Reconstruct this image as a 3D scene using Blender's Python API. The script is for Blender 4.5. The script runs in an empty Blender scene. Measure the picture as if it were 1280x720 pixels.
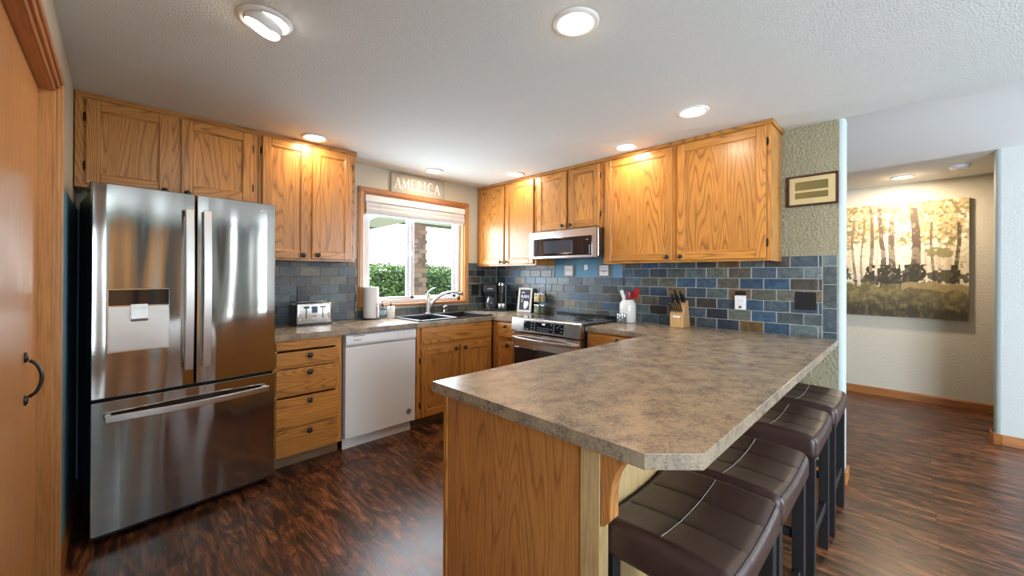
import bpy, bmesh, math, random
from mathutils import Vector, Matrix
random.seed(7)
sc = bpy.context.scene
col = sc.collection
R = math.radians
H = 2.33            # ceiling height
SL = -3.45          # left wall plane (x)

# ------------------------------------------------------------------ camera
yaw, pit, rol = R(45.1259), R(0.1567), R(0.2793)
F = Vector((math.cos(yaw)*math.cos(pit), math.sin(yaw)*math.cos(pit), math.sin(pit)))
Rt = Vector((math.sin(yaw), -math.cos(yaw), 0)); Up = Rt.cross(F)
R2 = Rt*math.cos(rol) + Up*math.sin(rol); U2 = -Rt*math.sin(rol) + Up*math.cos(rol)
cam = bpy.data.cameras.new('camera'); co = bpy.data.objects.new('camera', cam); col.objects.link(co)
m = Matrix.Identity(4)
for i in range(3):
    m[i][0] = R2[i]; m[i][1] = U2[i]; m[i][2] = -F[i]
m[0][3], m[1][3], m[2][3] = -3.2767, -3.5597, 1.3142
co.matrix_world = m
cam.sensor_width = 36; cam.sensor_fit = 'HORIZONTAL'; cam.lens = 496.48/1280*36
cam.shift_y = -16.72/1280; cam.clip_start = 0.02; cam.clip_end = 200
sc.camera = co

# ------------------------------------------------------------------ light
sc.view_settings.view_transform = 'Standard'; sc.view_settings.look = 'None'
sc.view_settings.gamma = 1; sc.view_settings.use_curve_mapping = False
sc.view_settings.exposure = 0.62
sc.cycles.use_denoising = True
sc.cycles.max_bounces = 10; sc.cycles.diffuse_bounces = 6; sc.cycles.glossy_bounces = 4
sc.cycles.sample_clamp_indirect = 6.0
sc.cycles.caustics_reflective = False; sc.cycles.caustics_refractive = False
w = bpy.data.worlds.new('sky'); sc.world = w; w.use_nodes = True
bg = w.node_tree.nodes['Background']; bg.inputs[0].default_value = (0.80, 0.90, 1.0, 1); bg.inputs[1].default_value = 3.2
def sun():
    l = bpy.data.lights.new('sun', 'SUN'); l.energy = 5; l.angle = R(0.6); l.color = (1, .95, .85)
    o = bpy.data.objects.new('sun', l); col.objects.link(o)
    o.rotation_euler = Vector((-0.80, -0.30, -0.85)).to_track_quat('-Z', 'Y').to_euler()
sun()
def area(name, loc, direction, sx, sy, power, color, portal=False):
    l = bpy.data.lights.new(name, 'AREA'); l.shape = 'RECTANGLE'; l.size = sx; l.size_y = sy
    l.energy = power; l.color = color
    if portal: l.cycles.is_portal = True
    o = bpy.data.objects.new(name, l); col.objects.link(o); o.location = loc
    o.rotation_euler = Vector(direction).to_track_quat('-Z', 'Z').to_euler()
    return o
# daylight through the kitchen and living room windows, plus an added left-wall fill
area('daylight_kitchen_window', (-1.09, 0.16, 1.50), (0, -1, -0.12), 1.05, 0.85, 32, (.80, .90, 1))
area('added_left_fill', (-3.50, -5.90, 1.25), (1, 0.25, 0.06), 1.7, 1.7, 170, (.74, .87, 1))  # fill lamp in an unseen window, added to light the peninsula end
area('daylight_living_window', (1.38, -7.42, 1.45), (-.04, 1, 0.10), .5, 1.5, 120, (.76, .88, 1))

# ------------------------------------------------------------------ materials
MATS = {}
def nodes(name):
    mt = bpy.data.materials.new(name); mt.use_nodes = True
    nt = mt.node_tree; b = nt.nodes['Principled BSDF']; MATS[name] = mt
    return mt, nt, b
def N(nt, t, **kw):
    n = nt.nodes.new(t)
    for k, v in kw.items():
        if k.startswith('i_'): n.inputs[k[2:].replace('_', ' ')].default_value = v
        else: setattr(n, k, v)
    return n
def plain(name, c, rough=.5, metal=0, coat=0, noise=0, bump=0, bscale=200, emit=None, spec=None, trans=0, bdist=.006):
    mt, nt, b = nodes(name)
    b.inputs['Base Color'].default_value = (*c, 1); b.inputs['Roughness'].default_value = rough
    b.inputs['Metallic'].default_value = metal; b.inputs['Coat Weight'].default_value = coat
    if spec is not None: b.inputs['Specular IOR Level'].default_value = spec
    if trans: b.inputs['Transmission Weight'].default_value = trans
    if emit:
        b.inputs['Emission Color'].default_value = (*emit[0], 1); b.inputs['Emission Strength'].default_value = emit[1]
    tc = N(nt, 'ShaderNodeTexCoord')
    if noise:
        n = N(nt, 'ShaderNodeTexNoise', i_Scale=bscale*.15, i_Detail=4.0); nt.links.new(tc.outputs['Object'], n.inputs['Vector'])
        mx = N(nt, 'ShaderNodeMix', data_type='RGBA', blend_type='MULTIPLY'); mx.inputs[0].default_value = noise
        mx.inputs[6].default_value = (*c, 1); nt.links.new(n.outputs['Fac'], mx.inputs[7]); nt.links.new(mx.outputs[2], b.inputs['Base Color'])
    if bump:
        n = N(nt, 'ShaderNodeTexNoise', i_Scale=float(bscale), i_Detail=3.0); nt.links.new(tc.outputs['Object'], n.inputs['Vector'])
        bp = N(nt, 'ShaderNodeBump', i_Strength=min(1, bump), i_Distance=bdist); nt.links.new(n.outputs['Fac'], bp.inputs['Height']); nt.links.new(bp.outputs[0], b.inputs['Normal'])
    return mt
def ramp(nt, stops):
    r = nt.nodes.new('ShaderNodeValToRGB'); e = r.color_ramp.elements
    while len(e) < len(stops): e.new(.5)
    for k, (p, c) in enumerate(stops): e[k].position = p; e[k].color = (*c, 1)
    return r
def oak(name, axis, light=(.54, .235, .050), mid=(.44, .18, .038), dark=(.23, .085, .022), rough=.33, rings=64, lines=.85):
    """plain-sawn oak, grain running along axis (0 x, 1 y, 2 z) of the object"""
    mt, nt, b = nodes(name); L = nt.links.new
    tc = N(nt, 'ShaderNodeTexCoord'); oi = N(nt, 'ShaderNodeObjectInfo')
    vm = N(nt, 'ShaderNodeVectorMath', operation='MULTIPLY'); vm.inputs[1].default_value = (9.1, 5.3, 7.7)
    cmb = N(nt, 'ShaderNodeCombineXYZ')
    for k in range(3): L(oi.outputs['Random'], cmb.inputs[k])
    L(cmb.outputs[0], vm.inputs[0])
    ad = N(nt, 'ShaderNodeVectorMath', operation='ADD'); L(tc.outputs['Object'], ad.inputs[0]); L(vm.outputs[0], ad.inputs[1])
    mp = N(nt, 'ShaderNodeMapping'); s = [5.5, 5.5, 5.5]; s[axis] = .55; mp.inputs['Scale'].default_value = s; L(ad.outputs[0], mp.inputs[0])
    n1 = N(nt, 'ShaderNodeTexNoise', i_Scale=1.0, i_Detail=1.5, i_Roughness=.4); L(mp.outputs[0], n1.inputs['Vector'])
    mu = N(nt, 'ShaderNodeMath', operation='MULTIPLY'); mu.inputs[1].default_value = rings; L(n1.outputs['Fac'], mu.inputs[0])
    fr = N(nt, 'ShaderNodeMath', operation='PINGPONG'); fr.inputs[1].default_value = 1.0; L(mu.outputs[0], fr.inputs[0])
    rp = ramp(nt, [(0.0, dark), (.22, mid), (.6, light), (1.0, light)]); L(fr.outputs[0], rp.inputs[0])
    mp2 = N(nt, 'ShaderNodeMapping'); s = [260.0]*3; s[axis] = 9.0; mp2.inputs['Scale'].default_value = s; L(ad.outputs[0], mp2.inputs[0])
    n2 = N(nt, 'ShaderNodeTexNoise', i_Scale=1.0, i_Detail=2.0); L(mp2.outputs[0], n2.inputs['Vector'])
    rp2 = ramp(nt, [(.35, (.55, .5, .45)), (.55, (1, 1, 1))]); L(n2.outputs['Fac'], rp2.inputs[0])
    mixl = N(nt, 'ShaderNodeMix', data_type='RGBA'); mixl.inputs[0].default_value = lines; mixl.inputs[6].default_value = (*light, 1); L(rp.outputs[0], mixl.inputs[7])
    mx = N(nt, 'ShaderNodeMix', data_type='RGBA', blend_type='MULTIPLY'); mx.inputs[0].default_value = .55
    L(mixl.outputs[2], mx.inputs[6]); L(rp2.outputs[0], mx.inputs[7])
    # per piece tone
    hsv = N(nt, 'ShaderNodeHueSaturation'); mr = N(nt, 'ShaderNodeMapRange'); mr.inputs[3].default_value = .88; mr.inputs[4].default_value = 1.1
    L(oi.outputs['Random'], mr.inputs[0]); L(mr.outputs[0], hsv.inputs['Value']); L(mx.outputs[2], hsv.inputs['Color'])
    L(hsv.outputs[0], b.inputs['Base Color']); b.inputs['Roughness'].default_value = rough
    bp = N(nt, 'ShaderNodeBump', i_Strength=.12, i_Distance=.002); L(n2.outputs['Fac'], bp.inputs['Height']); L(bp.outputs[0], b.inputs['Normal'])
    b.inputs['Coat Weight'].default_value = .12; b.inputs['Coat Roughness'].default_value = .25
    return mt
oak_v = oak('oak_vertical', 2); oak_h = oak('oak_horizontal', 0); oak_y = oak('oak_depth', 1)
oak_end = oak('oak_panel_orange', 2, light=(.50, .215, .06), mid=(.44, .18, .05), dark=(.30, .105, .03), rings=58)
oak_pale = oak('oak_pale', 2, light=(.52, .36, .17), mid=(.46, .30, .13), dark=(.34, .20, .08), rings=12, lines=.4)
trim_v = oak('trim_vertical', 2, light=(.52, .26, .09), mid=(.46, .22, .07), dark=(.36, .15, .045), rings=10, lines=.5)
trim_h = oak('trim_horizontal', 0, light=(.44, .17, .05), mid=(.39, .145, .04), dark=(.28, .09, .025), rings=10, lines=.5)
trim_y = oak('trim_depth', 1, light=(.44, .17, .05), mid=(.39, .145, .04), dark=(.28, .09, .025), rings=10, lines=.5)
door_wood = oak('door_veneer', 2, light=(.52, .24, .075), mid=(.49, .22, .07), dark=(.44, .19, .06), rings=14, lines=.6, rough=.28)
pale_block = oak('beech_block', 2, light=(.60, .36, .15), mid=(.56, .33, .13), dark=(.48, .27, .10), rings=8, lines=.4)

def wallpaint(name, c, bump=.5, scale=85, bdist=.006):
    return plain(name, c, .75, bump=bump, bscale=scale, bdist=bdist)
wall_paint = wallpaint('wall_paint', (.52, .475, .375))
wall_olive = wallpaint('wall_paint_olive', (.31, .28, .18), 1.0, 62, .016)
wall_blue = wallpaint('wall_paint_blue', (.13, .27, .37), .5)
wall_shade_blue = wallpaint('wall_left_blue_shade', (.18, .38, .52), .5)  # bluish shade put into the colour of the lower left wall
wall_teal = wallpaint('wall_paint_teal', (.24, .34, .34), .4)
wall_hall = wallpaint('wall_paint_hall', (.68, .63, .52), .6)
wall_white = wallpaint('wall_paint_pale', (.60, .62, .60), .6)
bull_white = plain('bullnose_paint', (.46, .53, .52), .6)
ceil_paint = plain('ceiling_paint', (.72, .76, .745), .85, bump=.55, bscale=130)
ceil_hallp = plain('ceiling_paint_hall', (.78, .80, .80), .85, bump=.3, bscale=95)

def floor_mat():
    mt, nt, b = nodes('floor_planks'); L = nt.links.new
    tc = N(nt, 'ShaderNodeTexCoord')
    mp = N(nt, 'ShaderNodeMapping'); mp.inputs['Rotation'].default_value = (0, 0, R(90)); L(tc.outputs['Object'], mp.inputs[0])
    br = N(nt, 'ShaderNodeTexBrick', i_Scale=1.0); br.offset = .37
    br.inputs['Color1'].default_value = (.0, .0, .0, 1); br.inputs['Color2'].default_value = (1, 1, 1, 1); br.inputs['Mortar'].default_value = (.5, .5, .5, 1)
    br.inputs['Mortar Size'].default_value = .0012; br.inputs['Brick Width'].default_value = 1.22; br.inputs['Row Height'].default_value = .152; br.inputs['Mortar Smooth'].default_value = .2
    L(mp.outputs[0], br.inputs['Vector'])
    # offset the grain plank by plank
    sep = N(nt, 'ShaderNodeVectorMath', operation='MULTIPLY'); L(br.outputs['Color'], sep.inputs[0]); sep.inputs[1].default_value = (7, 5, 3)
    ad = N(nt, 'ShaderNodeVectorMath', operation='ADD'); L(tc.outputs['Object'], ad.inputs[0]); L(sep.outputs[0], ad.inputs[1])
    m2 = N(nt, 'ShaderNodeMapping'); m2.inputs['Scale'].default_value = (17, 3.4, 1); L(ad.outputs[0], m2.inputs[0])
    n1 = N(nt, 'ShaderNodeTexNoise', i_Scale=1.0, i_Detail=6.0, i_Roughness=.68, i_Distortion=1.6); L(m2.outputs[0], n1.inputs['Vector'])
    m3 = N(nt, 'ShaderNodeMapping'); m3.inputs['Scale'].default_value = (110, 7, 1); L(ad.outputs[0], m3.inputs[0])
    n2 = N(nt, 'ShaderNodeTexNoise', i_Scale=1.0, i_Detail=3.0, i_Roughness=.6); L(m3.outputs[0], n2.inputs['Vector'])
    r1 = ramp(nt, [(.30, (.012, .006, .005)), (.44, (.045, .018, .011)), (.54, (.14, .050, .020)), (.68, (.30, .12, .050))]); L(n1.outputs['Fac'], r1.inputs[0])
    r2 = ramp(nt, [(.3, (.35, .33, .32)), (.6, (1.1, 1.1, 1.1))]); L(n2.outputs['Fac'], r2.inputs[0])
    mx = N(nt, 'ShaderNodeMix', data_type='RGBA', blend_type='MULTIPLY'); mx.inputs[0].default_value = .75; L(r1.outputs[0], mx.inputs[6]); L(r2.outputs[0], mx.inputs[7])
    r3 = ramp(nt, [(0, (.72, .72, .74)), (1, (1.2, 1.15, 1.1))]); L(br.outputs['Color'], r3.inputs[0])
    mx2 = N(nt, 'ShaderNodeMix', data_type='RGBA', blend_type='MULTIPLY'); mx2.inputs[0].default_value = 1; L(mx.outputs[2], mx2.inputs[6]); L(r3.outputs[0], mx2.inputs[7])
    mx3 = N(nt, 'ShaderNodeMix', data_type='RGBA'); L(br.outputs['Fac'], mx3.inputs[0]); L(mx2.outputs[2], mx3.inputs[6]); mx3.inputs[7].default_value = (.012, .008, .006, 1)
    L(mx3.outputs[2], b.inputs['Base Color'])
    rr = N(nt, 'ShaderNodeMapRange'); rr.inputs[3].default_value = .22; rr.inputs[4].default_value = .42; L(n1.outputs['Fac'], rr.inputs[0]); L(rr.outputs[0], b.inputs['Roughness'])
    bp = N(nt, 'ShaderNodeBump', i_Strength=.25, i_Distance=.002); L(n2.outputs['Fac'], bp.inputs['Height']); L(bp.outputs[0], b.inputs['Normal'])
    return mt
floor_m = floor_mat()
def laminate(name, cs):
    mt, nt, b = nodes(name); L = nt.links.new
    tc = N(nt, 'ShaderNodeTexCoord')
    n1 = N(nt, 'ShaderNodeTexNoise', i_Scale=11.0, i_Detail=7.0, i_Roughness=.70, i_Distortion=.2); L(tc.outputs['Object'], n1.inputs['Vector'])
    n2 = N(nt, 'ShaderNodeTexNoise', i_Scale=110.0, i_Detail=4.0, i_Roughness=.75, i_Distortion=.3); L(tc.outputs['Object'], n2.inputs['Vector'])
    mxx = N(nt, 'ShaderNodeMix'); mxx.inputs[0].default_value = .45; L(n1.outputs['Fac'], mxx.inputs[2]); L(n2.outputs['Fac'], mxx.inputs[3])
    r = ramp(nt, cs); L(mxx.outputs[0], r.inputs[0]); L(r.outputs[0], b.inputs['Base Color'])
    b.inputs['Roughness'].default_value = .26
    bp = N(nt, 'ShaderNodeBump', i_Strength=.06, i_Distance=.001); L(n2.outputs['Fac'], bp.inputs['Height']); L(bp.outputs[0], b.inputs['Normal'])
    return mt
counter_m = laminate('counter_laminate', [(.37, (.085, .078, .075)), (.44, (.18, .145, .115)), (.50, (.28, .22, .155)), (.60, (.38, .30, .20)), (.68, (.24, .21, .18))])
def tile_mat():
    mt, nt, b = nodes('slate_tile'); L = nt.links.new
    at = N(nt, 'ShaderNodeAttribute', attribute_name='tint'); tc = N(nt, 'ShaderNodeTexCoord')
    n1 = N(nt, 'ShaderNodeTexNoise', i_Scale=16.0, i_Detail=6.0, i_Roughness=.7, i_Distortion=1.2); L(tc.outputs['Object'], n1.inputs['Vector'])
    r = ramp(nt, [(.3, (.55, .57, .6)), (.5, (.95, .95, .95)), (.7, (1.75, 1.6, 1.4))]); L(n1.outputs['Fac'], r.inputs[0])
    mx = N(nt, 'ShaderNodeMix', data_type='RGBA', blend_type='MULTIPLY'); mx.inputs[0].default_value = 1; L(at.outputs['Color'], mx.inputs[6]); L(r.outputs[0], mx.inputs[7])
    L(mx.outputs[2], b.inputs['Base Color']); b.inputs['Roughness'].default_value = .38
    bp = N(nt, 'ShaderNodeBump', i_Strength=.5, i_Distance=.003); L(n1.outputs['Fac'], bp.inputs['Height']); L(bp.outputs[0], b.inputs['Normal'])
    return mt
tile_m = tile_mat(); grout_m = plain('grout', (.42, .41, .37), .9)
def steel(name, c, rough, wav=0.0, axis=2, fine=.05):
    mt, nt, b = nodes(name); L = nt.links.new
    b.inputs['Base Color'].default_value = (*c, 1); b.inputs['Metallic'].default_value = 1
    tc = N(nt, 'ShaderNodeTexCoord'); mp = N(nt, 'ShaderNodeMapping'); s = [700.0]*3; s[axis] = 4; mp.inputs['Scale'].default_value = s; L(tc.outputs['Object'], mp.inputs[0])
    n = N(nt, 'ShaderNodeTexNoise', i_Scale=1.0, i_Detail=2.0); L(mp.outputs[0], n.inputs['Vector'])
    mr = N(nt, 'ShaderNodeMapRange'); mr.inputs[3].default_value = rough*.8; mr.inputs[4].default_value = rough*1.25; L(n.outputs['Fac'], mr.inputs[0]); L(mr.outputs[0], b.inputs['Roughness'])
    b.inputs['Anisotropic'].default_value = .5
    if wav:
        m2 = N(nt, 'ShaderNodeMapping'); m2.inputs['Scale'].default_value = (6.5, 1, .7); L(tc.outputs['Object'], m2.inputs[0])
        n2 = N(nt, 'ShaderNodeTexNoise', i_Scale=1.0, i_Detail=1.0); L(m2.outputs[0], n2.inputs['Vector'])
        bp = N(nt, 'ShaderNodeBump', i_Strength=1.0, i_Distance=wav); L(n2.outputs['Fac'], bp.inputs['Height']); L(bp.outputs[0], b.inputs['Normal'])
    return mt
steel_door = steel('stainless_door', (.36, .335, .305), .10, wav=.016)
steel_h = steel('stainless_brushed', (.60, .59, .57), .24, axis=0)
steel_bar = steel('stainless_handle', (.56, .53, .50), .30)
chrome = plain('chrome', (.75, .75, .76), .12, 1)
nickel = plain('brushed_nickel', (.50, .49, .46), .28, 1)
black = plain('black_metal', (.012, .012, .013), .38)
black_gloss = plain('black_glass', (.008, .010, .014), .06, coat=.5)
black_plastic = plain('black_plastic', (.014, .015, .018), .28)
dark_hinge = plain('dark_bronze', (.035, .026, .02), .35, .8)
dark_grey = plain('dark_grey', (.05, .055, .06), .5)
white_app = plain('appliance_white', (.74, .74, .74), .25, coat=.3)
grey_plastic = plain('grey_plastic', (.42, .44, .48), .4)
white_vinyl = plain('window_vinyl', (.60, .62, .67), .4)
white_gloss = plain('white_ceramic', (.78, .78, .76), .15, coat=.4)
white_paper = plain('paper', (.74, .73, .74), .9)
white_text = plain('white_lettering', (.85, .85, .85), .6)
dark_text = plain('dark_lettering', (.06, .07, .08), .6)
red = plain('red_silicone', (.38, .015, .02), .35)
leather = plain('brown_leather', (.050, .024, .020), .36, noise=.35, bump=.18, bscale=260)
thread_w = plain('pale_thread', (.40, .35, .30), .7); thread_d = plain('dark_thread', (.012, .008, .007), .7)
sink_m = plain('black_composite', (.012, .013, .016), .35)
sign_board = plain('sign_board', (.46, .42, .34), .8, noise=.25, bscale=120)
mahog = plain('mahogany', (.075, .018, .012), .25, coat=.4, noise=.4, bscale=80)
brass_mat = plain('gold_mat', (.62, .50, .26), .35, .25); brass_dark = plain('brass_plate', (.22, .18, .075), .3, .7)
frame_white = plain('white_wood', (.62, .58, .52), .6, noise=.3, bscale=200)
chalk = plain('chalkboard', (.03, .035, .05), .8)
spice = plain('spice_label', (.55, .42, .20), .6); spice_g = plain('spice_green', (.18, .19, .12), .7)
glass = plain('jar_glass', (.80, .86, .86), .08, trans=.85)
lamp_emit = plain('lamp_glow', (1, 1, 1), .5, emit=((1, .92, .80), 9)); lamp_trim = plain('lamp_trim', (.78, .78, .76), .4)
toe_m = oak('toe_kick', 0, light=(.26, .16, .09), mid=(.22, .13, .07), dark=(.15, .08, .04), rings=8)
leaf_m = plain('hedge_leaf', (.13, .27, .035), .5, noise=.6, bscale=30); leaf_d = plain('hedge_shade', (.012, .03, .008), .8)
grass_m = plain('lawn', (.08, .15, .03), .9, noise=.5, bscale=20)
roof_m = plain('far_roof', (.16, .13, .11), .9); stucco = plain('far_stucco', (.5, .46, .4), .9)
eave_m = plain('eave_paint', (.22, .24, .16), .6)
def brick_mat():
    mt, nt, b = nodes('red_brick'); L = nt.links.new
    at = N(nt, 'ShaderNodeAttribute', attribute_name='tint'); tc = N(nt, 'ShaderNodeTexCoord')
    n = N(nt, 'ShaderNodeTexNoise', i_Scale=60.0, i_Detail=4.0); L(tc.outputs['Object'], n.inputs['Vector'])
    mx = N(nt, 'ShaderNodeMix', data_type='RGBA', blend_type='OVERLAY'); mx.inputs[0].default_value = .5; L(at.outputs['Color'], mx.inputs[6]); L(n.outputs['Fac'], mx.inputs[7])
    L(mx.outputs[2], b.inputs['Base Color']); b.inputs['Roughness'].default_value = .9
    return mt
brick_m = brick_mat()
def glass_pane():
    mt, nt, b = nodes('window_glass'); L = nt.links.new
    tr = N(nt, 'ShaderNodeBsdfTransparent'); gl = N(nt, 'ShaderNodeBsdfGlossy', i_Roughness=.02); mx = N(nt, 'ShaderNodeMixShader')
    mx.inputs[0].default_value = .025; L(tr.outputs[0], mx.inputs[1]); L(gl.outputs[0], mx.inputs[2])
    L(mx.outputs[0], nt.nodes['Material Output'].inputs[0]); return mt
pane_m = glass_pane()

# ------------------------------------------------------------------ mesh helpers
class MB:
    def __init__(s): s.bm = bmesh.new(); s.mats = []
    def mi(s, mat):
        if mat not in s.mats: s.mats.append(mat)
        return s.mats.index(mat)
    def _fin(s, verts, mat, smooth):
        i = s.mi(mat); fs = set(f for v in verts for f in v.link_faces)
        for f in fs: f.material_index = i; f.smooth = smooth
    def box(s, x0, x1, y0, y1, z0, z1, mat, bev=0, seg=1, smooth=False):
        x0, x1 = min(x0, x1), max(x0, x1); y0, y1 = min(y0, y1), max(y0, y1); z0, z1 = min(z0, z1), max(z0, z1)
        M = Matrix.Translation(((x0+x1)/2, (y0+y1)/2, (z0+z1)/2)) @ Matrix.Diagonal((x1-x0, y1-y0, z1-z0, 1))
        r = bmesh.ops.create_cube(s.bm, size=1, matrix=M); vs = r['verts']
        s._fin(vs, mat, smooth)
        if bev:
            es = list(set(e for v in vs for e in v.link_edges))
            q = bmesh.ops.bevel(s.bm, geom=es, offset=bev, segments=seg, affect='EDGES', profile=.5)
            i = s.mi(mat)
            for f in q['faces']: f.material_index = i; f.smooth = smooth
            return q['verts']
        return vs
    def obox(s, M, sx, sy, sz, mat, bev=0):
        vs = s.box(-sx/2, sx/2, -sy/2, sy/2, -sz/2, sz/2, mat, bev)
        vs = list(set(v for v in vs if v.is_valid)); bmesh.ops.transform(s.bm, matrix=M, verts=vs)
    def lathe(s, prof, c, mat, seg=24, M=None):
        """prof: [(radius, z)] bottom to top"""
        rows = []
        for r, z in prof:
            if r < 1e-6: rows.append([s.bm.verts.new((0, 0, z))])
            else: rows.append([s.bm.verts.new((r*math.cos(2*math.pi*k/seg), r*math.sin(2*math.pi*k/seg), z)) for k in range(seg)])
        i = s.mi(mat)
        for a, b in zip(rows, rows[1:]):
            for k in range(seg):
                k2 = (k+1) % seg
                if len(a) == 1 and len(b) == 1: continue
                if len(a) == 1: vs = [a[0], b[k2], b[k]]
                elif len(b) == 1: vs = [a[k], a[k2], b[0]]
                else: vs = [a[k], a[k2], b[k2], b[k]]
                f = s.bm.faces.new(vs); f.material_index = i; f.smooth = True
        T = Matrix.Translation(c) @ (M if M else Matrix.Identity(4))
        bmesh.ops.transform(s.bm, matrix=T, verts=[v for r in rows for v in r])
    def cyl(s, p0, p1, r, mat, seg=16, r2=None, cap=True, smooth=True):
        p0 = Vector(p0); p1 = Vector(p1); d = p1-p0; L = d.length
        q = d.to_track_quat('Z', 'Y').to_matrix().to_4x4(); r2 = r if r2 is None else r2
        prof = [(r, 0), (r2, L)]
        if cap: prof = [(0, 0)] + [(r, 0), (r, 0.0001*L)] + [(r2, L*.9999), (r2, L), (0, L)]
        s.lathe(prof, p0, mat, seg, q)
    def tube(s, pts, r, mat, seg=8, closed=False, rad=None):
        pts = [Vector(p) for p in pts]; n = len(pts); rows = []; i = s.mi(mat)
        up = Vector((0, 0, 1)); prev = None
        for k, p in enumerate(pts):
            a = pts[k-1] if (k > 0 or closed) else p; b = pts[(k+1) % n] if (k < n-1 or closed) else p
            t = (b-a).normalized()
            if prev is None:
                u = t.cross(up) if abs(t.dot(up)) < .95 else t.cross(Vector((1, 0, 0)))
            else: u = prev - t*prev.dot(t)
            u.normalize(); prev = u; v = t.cross(u); rr = rad[k] if rad else r
            rows.append([s.bm.verts.new(p + (u*math.cos(2*math.pi*j/seg) + v*math.sin(2*math.pi*j/seg))*rr) for j in range(seg)])
        rng = range(n) if closed else range(n-1)
        for k in rng:
            a, b = rows[k], rows[(k+1) % n]
            for j in range(seg):
                f = s.bm.faces.new([a[j], a[(j+1) % seg], b[(j+1) % seg], b[j]]); f.material_index = i; f.smooth = True
        if not closed:
            for rr in (rows[0], rows[-1]):
                f = s.bm.faces.new(rr); f.material_index = i
    def prism(s, poly, axis, a0, a1, mat, bev=0, smooth=False):
        """poly in the plane of the two other axes (in xyz order)"""
        def P(u, v, a): return {0: (a, u, v), 1: (u, a, v), 2: (u, v, a)}[axis]
        lo = [s.bm.verts.new(P(u, v, a0)) for u, v in poly]; hi = [s.bm.verts.new(P(u, v, a1)) for u, v in poly]
        i = s.mi(mat); n = len(poly); fs = [s.bm.faces.new(lo), s.bm.faces.new(hi)]
        for k in range(n): fs.append(s.bm.faces.new([lo[k], lo[(k+1) % n], hi[(k+1) % n], hi[k]]))
        for f in fs: f.material_index = i; f.smooth = smooth
        bmesh.ops.recalc_face_normals(s.bm, faces=fs)
        if bev:
            es = list(set(e for f in fs for e in f.edges))
            q = bmesh.ops.bevel(s.bm, geom=es, offset=bev, segments=2, affect='EDGES', profile=.5)
            for f in q['faces']: f.material_index = i
    def ball(s, c, r, mat, sub=2, sc3=(1, 1, 1)):
        M = Matrix.Translation(c) @ Matrix.Diagonal((*sc3, 1))
        q = bmesh.ops.create_icosphere(s.bm, subdivisions=sub, radius=r, matrix=M); s._fin(q['verts'], mat, True)
    def build(s, name, parent=None, label=None, world=False):
        """world: the coordinates are the scene's; they are turned into the parent's frame"""
        bmesh.ops.recalc_face_normals(s.bm, faces=s.bm.faces)
        if world and parent is not None:
            W = wmat(parent).inverted(); bmesh.ops.transform(s.bm, matrix=W, verts=s.bm.verts)
        me = bpy.data.meshes.new(name); s.bm.to_mesh(me); s.bm.free()
        for mt in s.mats: me.materials.append(mt)
        o = bpy.data.objects.new(name, me); col.objects.link(o); o.parent = parent
        if label: o['label'] = label
        return o
def wmat(o):
    M = Matrix.LocRotScale(o.location, o.rotation_euler, o.scale)
    return wmat(o.parent) @ M if o.parent else M
def thing(name, label, cat, loc=(0, 0, 0), rz=0, group=None):
    o = bpy.data.objects.new(name, None); col.objects.link(o); o.empty_display_size = .1
    o.location = (*tuple(loc), 0)[:3]; o.rotation_euler = (0, 0, rz); return tag(o, label, cat, group)
def tag(o, label, cat, group=None):
    o['label'] = label; o['category'] = cat
    if group: o['group'] = group
    return o
def struct(name, mb, parent=None):
    o = mb.build(name, parent)
    if parent is None: o['kind'] = 'structure'
    return o
def copy_tree(o, parent=None):
    c = o.copy(); col.objects.link(c); c.parent = parent
    for ch in list(o.children): copy_tree(ch, c)
    return c
def text(s, size, loc, mat, parent, name='lettering', rot=(R(90), 0, 0), depth=.0006, align='CENTER', sx=1):
    cu = bpy.data.curves.new('t', 'FONT'); cu.body = s; cu.size = size; cu.extrude = depth; cu.align_x = align; cu.align_y = 'CENTER'
    t = bpy.data.objects.new('t', cu); col.objects.link(t); dg = bpy.context.evaluated_depsgraph_get()
    me = bpy.data.meshes.new_from_object(t.evaluated_get(dg)); bpy.data.objects.remove(t)
    me.materials.clear(); me.materials.append(mat)
    o = bpy.data.objects.new(name, me); col.objects.link(o); o.parent = parent; o.location = loc; o.rotation_euler = rot; o.scale = (sx, 1, 1)
    return o

# ------------------------------------------------------------------ the room
def slab(name, *boxes):
    b = MB()
    for q in boxes: b.box(*q)
    return struct(name, b)
slab('floor', (-4.2, 3.1, -7.6, 0.15, -.06, 0, floor_m))
b = MB(); b.box(-4.2, 0.0, -7.6, 0.15, H, H+.25, ceil_paint)
b.box(1.80, 3.1, -7.6, .15, H, H+.25, ceil_hallp)
struct('ceiling', b)
b = MB(); b.prism([(0.0, H+.11), (1.80, H+.0), (1.80, H+.25), (0.0, H+.25)], 1, -7.6, .15, ceil_hallp); struct('ceiling_hall', b)
# window wall (y = 0), opening -1.66..-0.505 x 1.03..2.07
WX0, WX1, WZ0, WZ1 = -1.665, -.505, 1.03, 2.068
slab('wall_back', (-4.2, WX0, 0, .14, 0, H, wall_paint), (WX1, .0, 0, .14, 0, H, wall_paint), (WX0, WX1, 0, .14, 0, WZ0, wall_paint), (WX0, WX1, 0, .14, WZ1, H, wall_paint), (0, 3.1, 0, .14, 0, H+.2, wall_hall))
# range wall (x = 0), ends at y = -3.26 in a bullnose
b = MB(); b.box(0, .13, -3.235, 0, 0, H, wall_olive)
struct('wall_range', b)
b = MB(); pr = [(0, -3.235)] + [(.028-.028*math.cos(a), -3.235-.028*math.sin(a)) for a in [R(15*k) for k in range(1, 7)]] + [(.102+.028*math.sin(a), -3.235-.028*math.cos(a)) for a in [R(15*k) for k in range(0, 6)]] + [(.13, -3.235)]
b.prism(pr, 2, 0, H, bull_white, smooth=False); struct('trim_1', b)
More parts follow.
